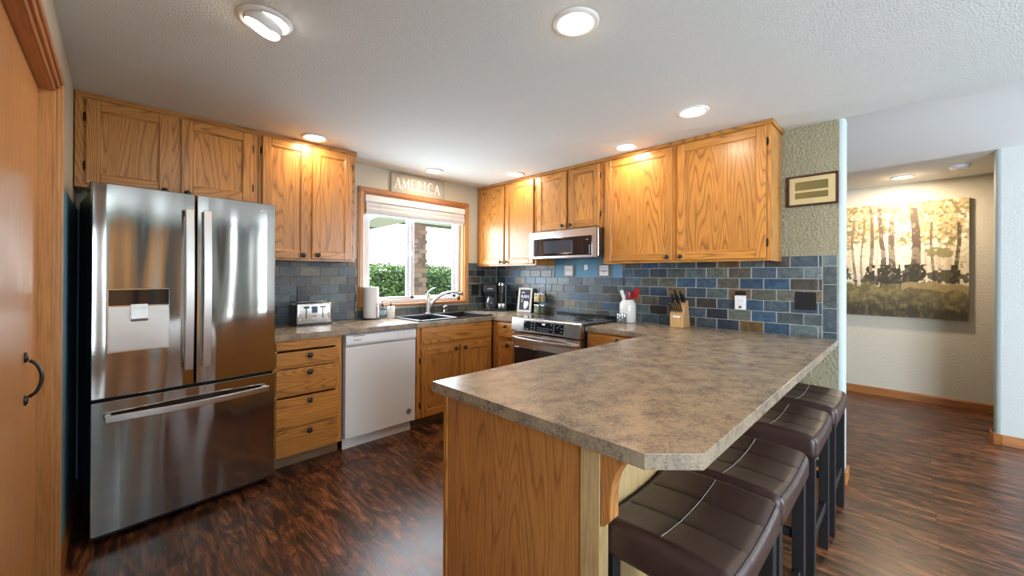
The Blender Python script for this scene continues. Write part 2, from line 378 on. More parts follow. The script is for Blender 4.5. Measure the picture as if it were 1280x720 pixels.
# left wall with the door opening
DY0, DY1, DZ = -2.45, -1.33, 1.985
slab('wall_left', (SL-.12, SL, DY1+.015, 0, 0, H, wall_paint), (SL-.12, SL, -5.0, DY0-.015, 0, H, wall_paint), (SL-.12, SL, -7.6, -6.8, 0, H, wall_paint), (SL-.12, SL, -6.8, -5.0, 0, .35, wall_paint), (SL-.12, SL, -6.8, -5.0, 2.15, H, wall_paint), (SL-.12, SL, DY0-.015, DY1+.015, DZ+.015, H, wall_paint))
b = MB(); b.box(SL, SL+.004, -1.262, -.002, .002, 1.70, wall_shade_blue); b.box(SL, -2.75, -.004, -.0002, 0.002, 1.70, wall_shade_blue); struct('wall_left_shade', b)  # thin sheets carrying the painted blue shade beside and behind the refrigerator
slab('wall_hall', (2.76, 2.88, -7.6, .14, 0, H+.2, wall_hall))
# near right wall with rounded corner
b = MB(); b.box(1.672, 1.79, -7.6, -4.062, 0, H+.2, wall_white); struct('wall_right', b)
b = MB(); pr = [(1.672, -4.062)] + [(1.70-.028*math.cos(a), -4.062+.028*math.sin(a)) for a in [R(15*k) for k in range(1, 7)]] + [(1.762+.028*math.sin(a), -4.062+.028*math.cos(a)) for a in [R(15*k) for k in range(0, 6)]] + [(1.79, -4.062)]
b.prism(pr, 2, 0, H+.05, bull_white); struct('trim_2', b)
# the living room's end wall behind, with a patio door and a window
yb = -7.48
slab('wall_front', (-4.2, 1.10, yb, yb+.12, 0, H+.2, wall_teal), (1.64, 3.1, yb, yb+.12, 0, H+.2, wall_paint),
     (1.10, 1.64, yb, yb+.12, 2.22, H+.2, wall_paint), (1.10, 1.64, yb, yb+.12, 0, .68, wall_paint))
b = MB()  # unseen panels and posts, added so the refrigerator mirrors vertical stripes
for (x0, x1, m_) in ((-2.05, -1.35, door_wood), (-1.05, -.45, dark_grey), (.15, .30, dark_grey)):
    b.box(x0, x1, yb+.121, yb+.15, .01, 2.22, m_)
    for x in (x0-.07, x1): b.box(x, x+.07, yb+.121, yb+.155, 0, 2.22, trim_v)
b.box(.72, .86, yb+.121, yb+.15, 0, H, trim_v)
struct('reflection_panels', b)
b = MB()
for y in (-6.8, -5.93, -5.05): b.box(SL-.13, SL+.02, y, y+.05, .35, 2.15, white_vinyl)
for z in (.35, 2.10): b.box(SL-.13, SL+.02, -6.8, -5.0, z, z+.05, white_vinyl)
struct('window_added', b)  # unseen window frame added around the left fill lamp
b = MB()
for x in (1.10, 1.59): b.box(x, x+.05, yb-.02, yb+.14, .68, 2.22, white_vinyl)
for z in (.68, 2.17): b.box(1.10, 1.64, yb-.02, yb+.14, z, z+.05, white_vinyl)
struct('window_2', b)
# unseen door panels behind the camera, added for stripes in the refrigerator reflection
b = MB()
b.box(-2.0, -1.50, yb+.121, yb+.16, .01, 2.04, door_wood)
for (x0, x1) in ((-2.07, -2.0), (-1.50, -1.43), (-1.20, -1.13), (-.42, -.35)): b.box(x0, x1, yb+.121, yb+.15, 0, 2.10, trim_v)
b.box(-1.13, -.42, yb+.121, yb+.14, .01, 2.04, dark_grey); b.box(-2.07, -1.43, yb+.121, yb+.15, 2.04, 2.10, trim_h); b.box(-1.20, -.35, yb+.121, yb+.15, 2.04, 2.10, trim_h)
struct('reflection_panels', b)

# door on the left: slab, jamb, casing, handle
b = MB(); b.box(-3.520, -3.480, DY0+.003, DY1-.006, .008, DZ-.003, door_wood, .002)
d1 = struct('door_1', b)
b = MB(); b.box(-3.60, -3.448, DY1, DY1+.014, 0, DZ, trim_v); b.box(-3.60, -3.448, DY0-.014, DY0, 0, DZ, trim_v); b.box(-3.60, -3.448, DY0-.014, DY1+.014, DZ, DZ+.014, trim_y); struct('door_jamb', b, d1)
b = MB()
for (a, c, xo) in ((0.002, .020, .010), (.020, .040, .020), (.040, .062, .028)):
    b.box(SL-.012 if a < .01 else SL, SL+xo, DY1+a, DY1+c, 0, DZ+c, trim_v, .003)
    b.box(SL-.012 if a < .01 else SL, SL+xo, DY0-c, DY0-a, 0, DZ+c, trim_v, .003)
    b.box(SL-.012 if a < .01 else SL, SL+xo, DY0-c, DY1+c, DZ+a, DZ+c, trim_y, .003)
struct('door_casing', b, d1)
b = MB(); hy = -1.60; pts = []
for k in range(13):
    t = k/12; pts.append((-3.480+.010+.026*math.sin(math.pi*t)**.6, hy, .925+.115*t))
b.tube(pts, .0052, black, 10)
for z in (.915, 1.05): b.ball((-3.478, hy, z), .013, black, 2, (.6, .8, 1.3))
struct('door_handle', b, d1)
# baseboards
b = MB(); b.prism([(SL+.004, 0), (SL+.017, 0), (SL+.017, .05), (SL+.010, .075), (SL+.004, .082)], 1, -1.266, -.01, trim_y); struct('baseboard_left', b)
b = MB(); b.prism([(2.748, 0), (2.76, 0), (2.76, .085), (2.754, .085), (2.748, .07)], 1, -7.3, -.01, trim_y); struct('baseboard_hall', b)
b = MB(); b.box(1.660, 1.672, -7.3, -4.064, 0, .082, trim_y, .003); b.prism([(1.660, -4.064), (1.672, -4.064), (1.683, -4.036), (1.70, -4.026), (1.79, -4.026), (1.79, -4.034), (1.79, -4.014), (1.69, -4.014), (1.672, -4.026)], 2, 0, .082, trim_y); struct('baseboard_right', b)
b = MB(); b.box(.13, .142, -3.24, -.01, 0, .08, trim_y, .003); b.box(-.012, 0, -3.235, -2.93, 0, .08, trim_y, .003); b.box(-.01, .142, -3.277, -3.264, 0, .08, trim_h, .003); struct('baseboard_range', b)

# ------------------------------------------------------------------ window
b = MB()
b.box(WX0-.058, WX0-.0, -.018, 0, .99, WZ1+.055, trim_v, .003); b.box(WX1, WX1+.058, -.018, 0, 1.0, WZ1+.055, trim_v, .003)
b.box(WX0-.046, WX0-.010, -.025, -.016, 1.0, WZ1+.045, trim_v, .003); b.box(WX1+.012, WX1+.046, -.025, -.016, 1.02, WZ1+.045, trim_v, .003)
b.box(WX0-.058, WX1+.058, -.019, 0, WZ1, WZ1+.06, trim_h, .003); b.box(WX0-.046, WX1+.046, -.026, -.017, WZ1+.012, WZ1+.048, trim_h, .003)
win = struct('window_1', b)
b = MB(); b.box(WX0, WX0+.012, 0, .075, WZ0, WZ1, trim_v); b.box(WX1-.012, WX1, 0, .075, WZ0, WZ1, trim_v); b.box(WX0, WX1, 0, .075, WZ1-.012, WZ1, trim_h); struct('jamb_lining', b, win)
b = MB(); b.box(WX0-.065, WX1+.065, -.032, .072, 1.012, 1.036, trim_h, .004); struct('window_sill', b, win)
b = MB(); fx0, fx1, fz0, fz1 = WX0+.012, WX1-.012, 1.036, WZ1-.012; y0, y1 = .052, .125
b.box(fx0, fx0+.035, y0, y1, fz0, fz1, white_vinyl, .004); b.box(fx1-.035, fx1, y0, y1, fz0, fz1, white_vinyl, .004)
b.box(fx0, fx1, y0, y1, fz0, fz0+.038, white_vinyl, .004); b.box(fx0, fx1, y0, y1, fz1-.04, fz1, white_vinyl, .004)
struct('window_frame', b, win)
for (a, c, yy) in ((fx0+.03, -1.10, .060), (-1.17, fx1-.03, .088)):
    b = MB(); s_ = .042
    b.box(a, a+s_, yy, yy+.026, fz0+.034, fz1-.036, white_vinyl, .003); b.box(c-s_, c, yy, yy+.026, fz0+.034, fz1-.036, white_vinyl, .003)
    b.box(a, c, yy, yy+.026, fz0+.034, fz0+.034+s_*.7, white_vinyl, .003); b.box(a, c, yy, yy+.026, fz1-.036-s_, fz1-.036, white_vinyl, .003)
    sash = struct('window_sash', b, win)
    b = MB(); b.box(a+s_, c-s_, yy+.011, yy+.015, fz0+.06, fz1-.07, pane_m); struct('window_pane', b, sash)
b = MB(); b.box(-1.145, -1.128, .046, .060, 1.50, 1.56, white_vinyl, .004); struct('sash_latch', b, win)
# raised blind
bl = thing('roman_blind', 'white fabric blind raised and folded at the top of the kitchen window', 'blind', (-1.09, .02, 1.99))
b = MB(); b.box(WX0+.004, WX1-.002, -.030, -.012, 1.995, 2.058, white_gloss, .004); b.build('valance', bl, world=True)
linen = plain('blind_fabric', (.66, .66, .66), .85, noise=.12, bscale=60)
b = MB()
b.prism([(-.014, 2.0), (.024, 2.0), (.030, 1.94), (.026, 1.895), (.010, 1.878), (-.010, 1.880), (-.026, 1.90), (-.030, 1.925), (-.022, 1.945), (-.026, 1.965)], 0, WX0+.014, WX1-.008, linen, .003); b.build('folded_fabric', bl, world=True)
for x in (-1.52, -1.09, -.68): b = MB(); b.cyl((x, -.031, 1.995), (x, -.033, 1.885), .0012, grey_plastic, 6); b.build('cord', bl, world=True)

# ------------------------------------------------------------------ slate tile backsplash
TH, TW = .0778, .1556
def lerp(a, b_, t): return tuple(a[i]+(b_[i]-a[i])*t for i in range(3))
PAL = [(.045, .070, .095), (.070, .088, .092), (.022, .026, .034), (.085, .085, .066), (.19, .15, .095), (.052, .044, .038), (.032, .070, .120), (.11, .145, .15), (.14, .082, .038)]
def tiles(name, axis, regions, weights, zmax, rnd, extra=()):
    """axis 0: wall x=0 facing -x (u = y);  axis 1: wall y=0 facing -y (u = x)"""
    b = MB(); lay = b.bm.loops.layers.float_color.new('tint'); it = b.mi(tile_m)
    def one(u0, u1, z0, z1, c):
        e, t = .0035, .009; g = .0018
        u0 += g; u1 -= g; z0 += g; z1 -= g
        if u1-u0 < .006 or z1-z0 < .006: return
        P = (lambda u, z, d: (-d, u, z)) if axis == 0 else (lambda u, z, d: (u, -d, z))
        tt = t + rnd.uniform(-.0012, .0012)
        bk = [b.bm.verts.new(P(u, z, .001)) for u, z in ((u0, z0), (u1, z0), (u1, z1), (u0, z1))]
        md = [b.bm.verts.new(P(u, z, tt-.002)) for u, z in ((u0, z0), (u1, z0), (u1, z1), (u0, z1))]
        e = min(e, (u1-u0)/3, (z1-z0)/3)
        fr = [b.bm.verts.new(P(u, z, tt)) for u, z in ((u0+e, z0+e), (u1-e, z0+e), (u1-e, z1-e), (u0+e, z1-e))]
        fs = [b.bm.faces.new(fr)]
        for k in range(4):
            fs.append(b.bm.faces.new([bk[k], bk[(k+1) % 4], md[(k+1) % 4], md[k]])); fs.append(b.bm.faces.new([md[k], md[(k+1) % 4], fr[(k+1) % 4], fr[k]]))
        for f in fs:
            f.material_index = it
            for l in f.loops: l[lay] = (*c, 1)
    def pick():
        c = rnd.choices(PAL, weights)[0]; c2 = rnd.choices(PAL, weights)[0]; k = rnd.uniform(.75, 1.3)
        return tuple(v*k for v in lerp(c, c2, rnd.random()*.35))
    for (u0, u1, z0, z1, ph) in regions:
        k = 0
        while .914 + k*TH < z1:
            a, c = max(.914+k*TH, z0), min(.914+(k+1)*TH, z1)
            if c-a > .01:
                off = ph + (TW/2 if k % 2 else 0); n0 = math.floor((u0-off)/TW)-1; u = off+n0*TW
                while u < u1:
                    p, q = max(u, u0), min(u+TW, u1)
                    if q-p > .012: one(p, q, a, c, pick())
                    u += TW
            k += 1
    for (u0, u1, z0, z1) in extra: one(u0, u1, z0, z1, pick())
    g = b.mi(grout_m)
    allr = [r[:4] for r in regions] + list(extra)
    for (u0, u1, z0, z1) in allr:
        if axis == 0: b.box(-.0055, -.0004, u0, u1, z0, z1, grout_m)
        else: b.box(u0, u1, -.0055, -.0004, z0, z1, grout_m)
    return b
rn = random.Random(11)
ZT = 1.4586
b = tiles('x', 1, [(-2.75, WX0-.066, .914, ZT, .05), (WX0-.066, WX1+.066, .914, .99, .05), (WX1+.066, -.012, .914, ZT, .05)], [1, 4, 4, 7, .4, 4, .15, .6, .4], ZT, rn)
o = struct('trim_3', b)
cz = [ZT, 1.385, 1.268, 1.113, .957, .914]
b = tiles('y', 0, [(-1.70, -.012, .914, 1.303, -.02), (-.915, -.012, 1.303, ZT, -.02), (-3.153, -1.70, .914, ZT, -.02)], [6, 5, 2.2, 3.5, 1.0, 3.2, 5, 3, .8], ZT, rn,
          [(-3.229, -3.153, cz[k+1], cz[k]) for k in range(5)])
struct('trim_4', b)
b = MB(); b.box(-.003, -.0002, -1.70, -.915, 1.303, 1.76, wall_blue); struct('wall_range_patch', b)

# ------------------------------------------------------------------ cabinets
knob_seq = [0]
def knob(p, x, z, y, name='knob'):
    b = MB(); M = Matrix.Rotation(R(90), 4, 'X')
    b.lathe([(0, 0), (.007, 0), (.006, .008), (.009, .013), (.0165, .018), (.018, .023), (.014, .029), (0, .031)], (x, y, z), black, 20, M)
    return b.build(name, p)
def hinge(p, x, z, y):
    b = MB(); b.cyl((x, y-.003, z-.022), (x, y-.003, z+.022), .0038, dark_hinge, 10); b.box(x-.006, x+.006, y-.004, y, z-.020, z+.020, dark_hinge, .001)
    for q in (-.024, .024): b.ball((x, y-.003, z+q), .004, dark_hinge, 1)
    return b.build('hinge', p)
def door(p, x0, x1, z0, z1, yf, knob_at=None, hinge_side=None, st=.057, mats=(None, None), hz=.10):
    """framed door with a flat recessed panel; yf = face frame plane, the door stands 2 cm in front"""
    mv, mh = mats[0] or oak_v, mats[1] or oak_h; y = yf-.020
    b = MB()
    b.box(x0, x0+st, y, yf-.001, z0, z1, mv, .003); b.box(x1-st, x1, y, yf-.001, z0, z1, mv, .003)
    b.box(x0+st, x1-st, y+.0008, yf-.001, z0, z0+st, mh, .003); b.box(x0+st, x1-st, y+.0008, yf-.001, z1-st, z1, mh, .003)
    e = .007                          # moulded inner bead
    for (a, c, d, f) in ((x0+st, x0+st+e, z0+st, z1-st), (x1-st-e, x1-st, z0+st, z1-st)): b.box(a, c, y+.006, yf-.004, d, f, mv, .002)
    for (d, f) in ((z0+st, z0+st+e), (z1-st-e, z1-st)): b.box(x0+st, x1-st, y+.006, yf-.004, d, f, mh, .002)
    o = b.build('door', p)
    b = MB(); b.box(x0+st-.004, x1-st+.004, y+.010, y+.016, z0+st-.004, z1-st+.004, mv); b.build('door_panel', o)
    if knob_at: knob(o, knob_at[0], knob_at[1], y)
    if hinge_side:
        hx = x0-.006 if hinge_side < 0 else x1+.006
        for z in (z1-hz, z0+hz): hinge(o, hx, z, yf)
    return o
def frame(b, x0, x1, z0, z1, yf, wl, wr, wb, wt, mid=(), t=.02):
    b.box(x0, x0+wl, yf, yf+t, z0, z1, oak_v, .0015); b.box(x1-wr, x1, yf, yf+t, z0, z1, oak_v, .0015)
    b.box(x0+wl, x1-wr, yf+.0003, yf+t, z0, z0+wb, oak_h); b.box(x0+wl, x1-wr, yf+.0003, yf+t, z1-wt, z1, oak_h)
    for (a, c) in mid: b.box(a, c, yf+.0002, yf+t, z0+wb, z1-wt, oak_v)
def upper(name, label, loc, rz, W, z0, z1, doors, yf=-.305, group='oak upper cabinets', end=True):
    t = thing(name, label, 'cabinet', (loc[0], loc[1], z0), rz, group)
    b = MB(); th = .016; g = .0008
    b.box(g, th, yf+.02, -.012, 0, z1-z0, oak_v); b.box(W-th, W-g, yf+.02, -.012, 0, z1-z0, oak_v)
    b.box(th, W-th, yf+.02, -.012, .020, .036, oak_h); b.box(th, W-th, yf+.02, -.012, z1-z0-.016, z1-z0, oak_h); b.box(th, W-th, -.018, -.012, .036, z1-z0-.016, oak_h)
    ds = sorted(doors, key=lambda d: d[0]); mids = [(ds[i][1]-.004, ds[i+1][0]+.004) for i in range(len(ds)-1)]
    mids = [(a-.012, c+.012) if c-a < .02 else (a, c) for a, c in mids]
    frame(b, g, W-g, 0, z1-z0, yf, max(.02, ds[0][0]+.008), max(.02, W-ds[-1][1]+.008), .034, .045, mids)
    b.build('cabinet_box', t)
    for (a, c, d0, d1, kn, hs) in ds: door(t, a, c, d0-z0, d1-z0, yf, (kn[0], kn[1]-z0) if kn else None, hs)
    return t
CT = H-.004
# window wall, left to right (local x = world x - loc.x)
X0 = -3.446
upper('wall_cabinet', 'two-door oak upper cabinet above the refrigerator, touching the left wall', (X0, 0), 0, .874, 1.797, CT,
      [(-3.402-X0, -3.040-X0, 1.817, 2.290, (-3.070-X0, 1.824), -1), (-2.992-X0, -2.610-X0, 1.817, 2.290, (-2.961-X0, 1.824), 1)])
X0 = -2.571
upper('wall_cabinet', 'tall two-door oak upper cabinet above the toaster, left of the window', (X0, 0), 0, .6935, 1.42, CT,
      [(-2.549-X0, -2.241-X0, 1.436, 2.296, (-2.283-X0, 1.449+.012), -1), (-2.216-X0, -1.911-X0, 1.436, 2.296, (-2.178-X0, 1.453+.012), 1)])
# range wall, local x = -(y)
upper('wall_cabinet', 'narrow two-door oak upper cabinet in the corner right of the window', (0, -.003), R(-90), .912, 1.42, CT,
      [(.055, .458, 1.436, 2.290, (.424, 1.462), None), (.480, .885, 1.436, 2.290, (.512, 1.462), 1)])
upper('wall_cabinet', 'short two-door oak cabinet directly above the microwave', (0, -.917), R(-90), .772, 1.737, CT,
      [(.022, .380, 1.753, 2.290, (.350, 1.782), None), (.408, .738, 1.753, 2.290, (.440, 1.782), 1)])
upper('wall_cabinet', 'largest two-door oak upper cabinet, between the microwave and the small framed plaque', (0, -1.690), R(-90), 1.2375, 1.42, CT,
      [(.024, .604, 1.436, 2.290, (.572, 1.462), -1), (.640, 1.211, 1.436, 2.290, (.672, 1.462), 1)])
# thin crown strips under the ceiling
b = MB(); b.box(-3.446, -1.872, -.316, -.3055, 2.300, H-.001, oak_h, .002); b.box(-1.8765, -1.866, -.316, -.002, 2.300, H-.001, oak_y, .002)
o = b.build('crown_strip'); tag(o, 'thin oak strip between the left upper cabinets and the ceiling', 'trim')
b = MB(); b.box(-.316, -.3055, -2.9385, -.003, 2.300, H-.001, oak_y, .002); b.box(-.316, -.002, -2.939, -2.9285, 2.300, H-.001, oak_h, .002)
o = b.build('crown_strip'); tag(o, 'thin oak strip between the range wall upper cabinets and the ceiling', 'trim')

def drawer(p, x0, x1, z0, z1, yf, kn=True, name='drawer'):
    b = MB(); b.box(x0, x1, yf-.020, yf-.001, z0, z1, oak_h, .004, 2); o = b.build(name, p)
    if kn: knob(o, (x0+x1)/2+.005, (z0+z1)/2 if kn is True else kn, yf-.020)
    return o
BZ, BH, BF = .095, .875, -.610
def base(label, loc, rz, W, fr, group='oak base cabinets', depth=.61, toe=True, z0=BZ):
    t = thing('base_cabinet', label, 'cabinet', (loc[0], loc[1], 0), rz, group)
    b = MB(); g = .001; th = .016
    b.box(g, th, -depth+.02, -.012, z0, BH, oak_v); b.box(W-th, W-g, -depth+.02, -.012, z0, BH, oak_v)
    b.box(th, W-th, -depth+.02, -.012, z0, z0+.016, oak_h); b.box(th, W-th, -.02, -.012, z0+.016, BH, oak_h)
    fr(b, -depth)
    b.build('cabinet_box', t)
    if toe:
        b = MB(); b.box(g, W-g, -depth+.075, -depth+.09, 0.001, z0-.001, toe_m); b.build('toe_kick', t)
    return t
# drawer cabinet left of the dishwasher
def fr(b, yf):
    W = .452; frame(b, .001, W-.001, BZ, BH, yf, .030, .048, .02, .02)
    for z in (.694, .506, .288): b.box(.030, W-.048, yf+.0004, yf+.02, z-.012, z+.012, oak_h)
X0 = -2.552
t = base('oak base cabinet with four drawers, between refrigerator and dishwasher', (X0, 0), 0, .452, fr)
b = MB(); b.box(.018, .416, BF-.016, BF-.001, .806, .864, oak_h, .003)
for x in (.035, .215, .400): b.cyl((x, BF-.0165, .842), (x, BF-.014, .842), .0035, black, 8)
b.build('false_drawer_front', t)
for (a, c) in ((.704, .793), (.516, .678), (.297, .484), (.100, .276)): drawer(t, .018, .416, a, c, BF, c-.030)
# sink cabinet
def fr(b, yf):
    frame(b, .001, .846, BZ, BH, yf, .040, .060, .02, .02, [(.400, .470)]); b.box(.04, .786, yf+.0004, yf+.02, .685, .725, oak_h)
X0 = -1.474
t = base('oak sink base cabinet with a false drawer front over two doors, right of the dishwasher', (X0, 0), 0, .846, fr)
drawer(t, .035, .838, .722, .862, BF, False, 'false_drawer_front')
door(t, .037, .425, .100, .684, BF, (.388, .652), -1); door(t, .449, .835, .100, .684, BF, (.494, .652), None)
# corner cabinet between sink cabinet and range (faces -x)
def fr(b, yf): frame(b, .612, .957, BZ, BH, yf, .095, .04, .02, .02); b.box(.68, .93, yf+.0004, yf+.02, .690, .722, oak_h)
t = base('narrow oak base cabinet with one drawer over a door, left of the range', (0, -.003), R(-90), .957, fr)
drawer(t, .702, .930, .722, .858, BF, .829); door(t, .702, .930, .100, .686, BF, (.855, .654), None, st=.05)
# cabinet right of the range
def fr(b, yf): frame(b, .001, .580, BZ, BH, yf, .03, .05, .02, .02); b.box(.03, .53, yf+.0004, yf+.02, .69, .72, oak_h)
t = base('oak base cabinet with one drawer over a door, right of the range', (0, -1.733), R(-90), .580, fr)
drawer(t, .022, .545, .722, .858, BF, .835); door(t, .022, .545, .100, .686, BF, (.50, .654), None)
# peninsula cabinet
t = thing('peninsula_cabinet', 'oak peninsula cabinet with a wide flat end panel and pale back, under the bar counter', 'cabinet', (-2.38, -2.62, 0))
b = MB(); b.box(-2.36, -.012, -2.905, -2.335, BZ, .8745, oak_h); b.build('cabinet_box', t, world=True)
b = MB(); b.box(-2.38, -2.361, -2.926, -2.302, .001, .8755, oak_end, .001); b.build('end_panel', t, world=True)
b = MB(); b.box(-2.384, -2.372, -2.316, -2.294, .001, .8755, oak_v, .002); b.build('edge_strip', t, world=True)
b = MB(); b.box(-2.384, -2.340, -2.990, -2.928, .001, .8755, oak_pale, .002); b.build('corner_post', t, 'pale oak corner post', world=True)
b = MB(); b.box(-2.340, -.013, -2.940, -2.907, .001, .8755, oak_pale); b.build('back_panel', t, 'pale back panel', world=True)
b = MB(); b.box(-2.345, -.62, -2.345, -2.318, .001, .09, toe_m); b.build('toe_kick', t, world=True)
def corbel(x, label):
    b = MB(); yb_, zt = -2.9915, .8755
    pr = [(yb_, zt), (yb_-.120, zt)]
    for k in range(13):
        a = R(90*k/12); pr.append((yb_-.120+.090*math.sin(a), .745+.125*math.cos(a)))
    pr += [(yb_-.030, .690), (yb_-.012, .668), (yb_, .662)]
    b.prism(pr, 0, x, x+.040, oak_end, .002); o = b.build('corbel', None); tag(o, label, 'bracket', 'counter corbels'); return o
corbel(-2.383, 'curved oak corbel under the counter at the peninsula end, above the nearest stool')

# countertops
CZ0, CZ1 = .8765, .914
b = MB(); b.box(-2.553, -1.425, -.635, -.0115, CZ0, CZ1, counter_m); b.box(-.615, -.0115, -.635, -.0115, CZ0, CZ1, counter_m)
b.box(-1.425, -.615, -.635, -.585, CZ0, CZ1, counter_m); b.box(-1.425, -.615, -.075, -.0115, CZ0, CZ1, counter_m); b.box(-.635, -.0115, -.964, -.635, CZ0, CZ1, counter_m)
o = b.build('countertop'); tag(o, 'dark mottled laminate countertop under the window, around the sink and corner', 'countertop')
b = MB(); b.prism([(-.0115, -1.733), (-.635, -1.733), (-.635, -2.286), (-2.43, -2.286), (-2.43, -3.136), (-2.335, -3.231), (-.0005, -3.231), (-.0005, -3.23), (-.0115, -3.229)], 2, CZ0, CZ1, counter_m, .0012)
o = b.build('countertop'); tag(o, 'large tan mottled laminate bar countertop with a clipped corner, on the peninsula', 'countertop')

# ------------------------------------------------------------------ refrigerator
t = thing('refrigerator', 'stainless steel french-door refrigerator with water dispenser and bottom freezer', 'refrigerator', (-3.362, -.820, 0), .118)
FW = .806; split = .398; D = .072; FT = 1.752; FM = .700
b = MB(); b.box(.012, FW-.012, D+.006, .70, .03, FT-.022, dark_grey, .004)
for x in (.07, FW-.07): b.cyl((x, .12, 0), (x, .12, .03), .02, black, 10); b.cyl((x, .6, 0), (x, .6, .03), .02, black, 10)
b.build('cabinet_body', t)
b = MB(); b.box(.02, FW-.02, .06, D+.008, .014, .055, black_plastic, .002); b.build('bottom_grille', t)
def fdoor(name, x0, x1, z0, z1):
    b = MB(); n = 8; pr = []
    bow = .003
    for k in range(n+1):
        u = k/n; x = x0+(x1-x0)*u; ed = min(u, 1-u)*n
        g = ((x-FW/2)/(FW/2))**2
        pr.append((x, bow*g + (.004 if k in (0, n) else 0)))
    pr += [(x1, D), (x0, D)]
    b.prism(pr, 2, z0, z1, steel_door, .0025)
    return b.build(name, t)
ld = fdoor('fridge_door', .002, split-.004, FM+.010, FT); rd = fdoor('fridge_door', split+.006, FW-.002, FM+.010, FT)
fz = fdoor('freezer_drawer', .002, FW-.002, .052, FM-.006)
def vhandle(p, x):
    b = MB(); n = 16; w2 = .0185
    for i in range(1):
        pts_o, pts_i = [], []
        for k in range(n+1):
            u = k/n; z = .800+.865*u; d = .030+.018*math.sin(math.pi*u)
            pts_o.append((-d-.013, z)); pts_i.append((-d, z))
        b.prism(pts_o+pts_i[::-1], 0, x-w2, x+w2, steel_bar, .002)
    for z in (.82, 1.645): b.box(x-.010, x+.010, -.034, .008, z-.014, z+.014, steel_bar, .002)
    return b.build('door_handle', p)
vhandle(ld, .362); vhandle(rd, .440)
b = MB(); n = 20; po, pi_ = [], []
for k in range(n+1):
    u = k/n; x = .045+.715*u; d = .022+.034*math.sin(math.pi*u); po.append((x, -d-.016)); pi_.append((x, -d))
b.prism(po+pi_[::-1], 2, .598, .630, steel_bar, .003)
for x in (.060, .745): b.box(x-.012, x+.012, -.03, .01, .602, .626, steel_bar, .002)
b.build('drawer_handle', fz)
# dispenser set into the left door
b = MB(); x0, x1, z0, z1 = .052, .288, .925, 1.240
b.box(x0, x1, -.006, .004, z0, z1, chrome, .002); b.box(x0+.005, x1-.005, -.0075, .0, z1-.083, z1-.005, black_gloss, .001)
dp = b.build('water_dispenser', ld)
b = MB(); b.box(x0+.005, x1-.005, -.0085, .0, z0+.006, z1-.088, steel_h, .001); b.build('dispenser_tray', dp)
b = MB(); b.prism([(-.012, z1-.078), (-.0065, z1-.078), (-.0065, z1-.165), (-.022, z1-.160), (-.024, z1-.150)], 0, .136, .200, steel_bar, .001); b.build('dispenser_paddle', dp)
text('LG', .030, (.760, .0008, 1.703), white_text, rd, 'logo_lettering', depth=.0012)
b = MB(); M = Matrix.Rotation(R(90), 4, 'X'); b.lathe([(0, 0), (.0105, 0), (.0105, .0016), (0, .0016)], (.724, .0030, 1.703), white_text, 20, M); b.build('logo_disc', rd)
b = MB(); b.box(.0, .11, .085, .16, FT-.020, FT+.012, black_plastic, .004); b.build('hinge_cover', t)
b = MB(); b.box(FW-.11, FW-.0, .085, .16, FT-.020, FT+.012, black_plastic, .004); b.build('hinge_cover', t)

# ------------------------------------------------------------------ dishwasher
t = thing('dishwasher', 'white built-in dishwasher between the drawer cabinet and the sink cabinet', 'dishwasher', (-2.078, 0, 0))
W = .600
b = MB(); b.box(.004, W-.002, -.575, -.03, .09, .868, grey_plastic); b.build('tub', t)
b = MB(); b.box(.006, W-.004, -.606, -.577, .092, .776, white_app, .004, 2); dd = b.build('door_panel', t)
b = MB()
b.prism([(-.577, .868), (-.600, .868), (-.612, .858), (-.616, .800), (-.606, .780), (-.577, .780)], 0, .006, W-.004, white_app, .003); cp = b.build('control_panel', t)
b = MB(); b.box(.015, W-.013, -.6125, -.604, .783, .806, grey_plastic, .002); b.build('pocket_strip', cp)
b = MB(); b.box(.250, .405, -.6165, -.604, .787, .803, plain('pocket_shadow', (.50, .56, .64), .3), .004); b.build('handle_pocket', cp)
text('Whirlpool', .014, (.092, -.6155, .824), dark_text, cp, 'brand_lettering')
b = MB(); b.box(.062, .150, -.6135, -.6105, .8515, .8555, dark_text); b.build('model_strip', cp)
b = MB()
for k, (x, z) in enumerate(((.43, .845), (.43, .830), (.475, .845), (.475, .830), (.515, .838), (.53, .838))): b.box(x-.009, x+.009, -.6165, -.6130, z-.002, z+.0015, grey_plastic)
b.build('control_print', cp)
b = MB(); M = Matrix.Rotation(R(90), 4, 'X'); b.lathe([(0, 0), (.022, 0), (.022, .003), (.0, .003)], (.535, -.606, .180), dark_text, 24, M)
bd = b.build('round_badge', dd); b = MB(); b.tube([(.535+.017*math.cos(a), -.6093, .180+.017*math.sin(a)) for a in [R(20*k) for k in range(18)]], .0009, white_text, 6, True)
b.tube([(.535+.010*math.cos(a), -.6093, .180+.006*math.sin(a)) for a in [R(24*k) for k in range(15)]], .0008, white_text, 6, True); b.build('badge_ring', bd)
b = MB(); b.box(.006, W-.020, -.552, -.545, .002, .088, white_app); b.build('toe_panel', t)

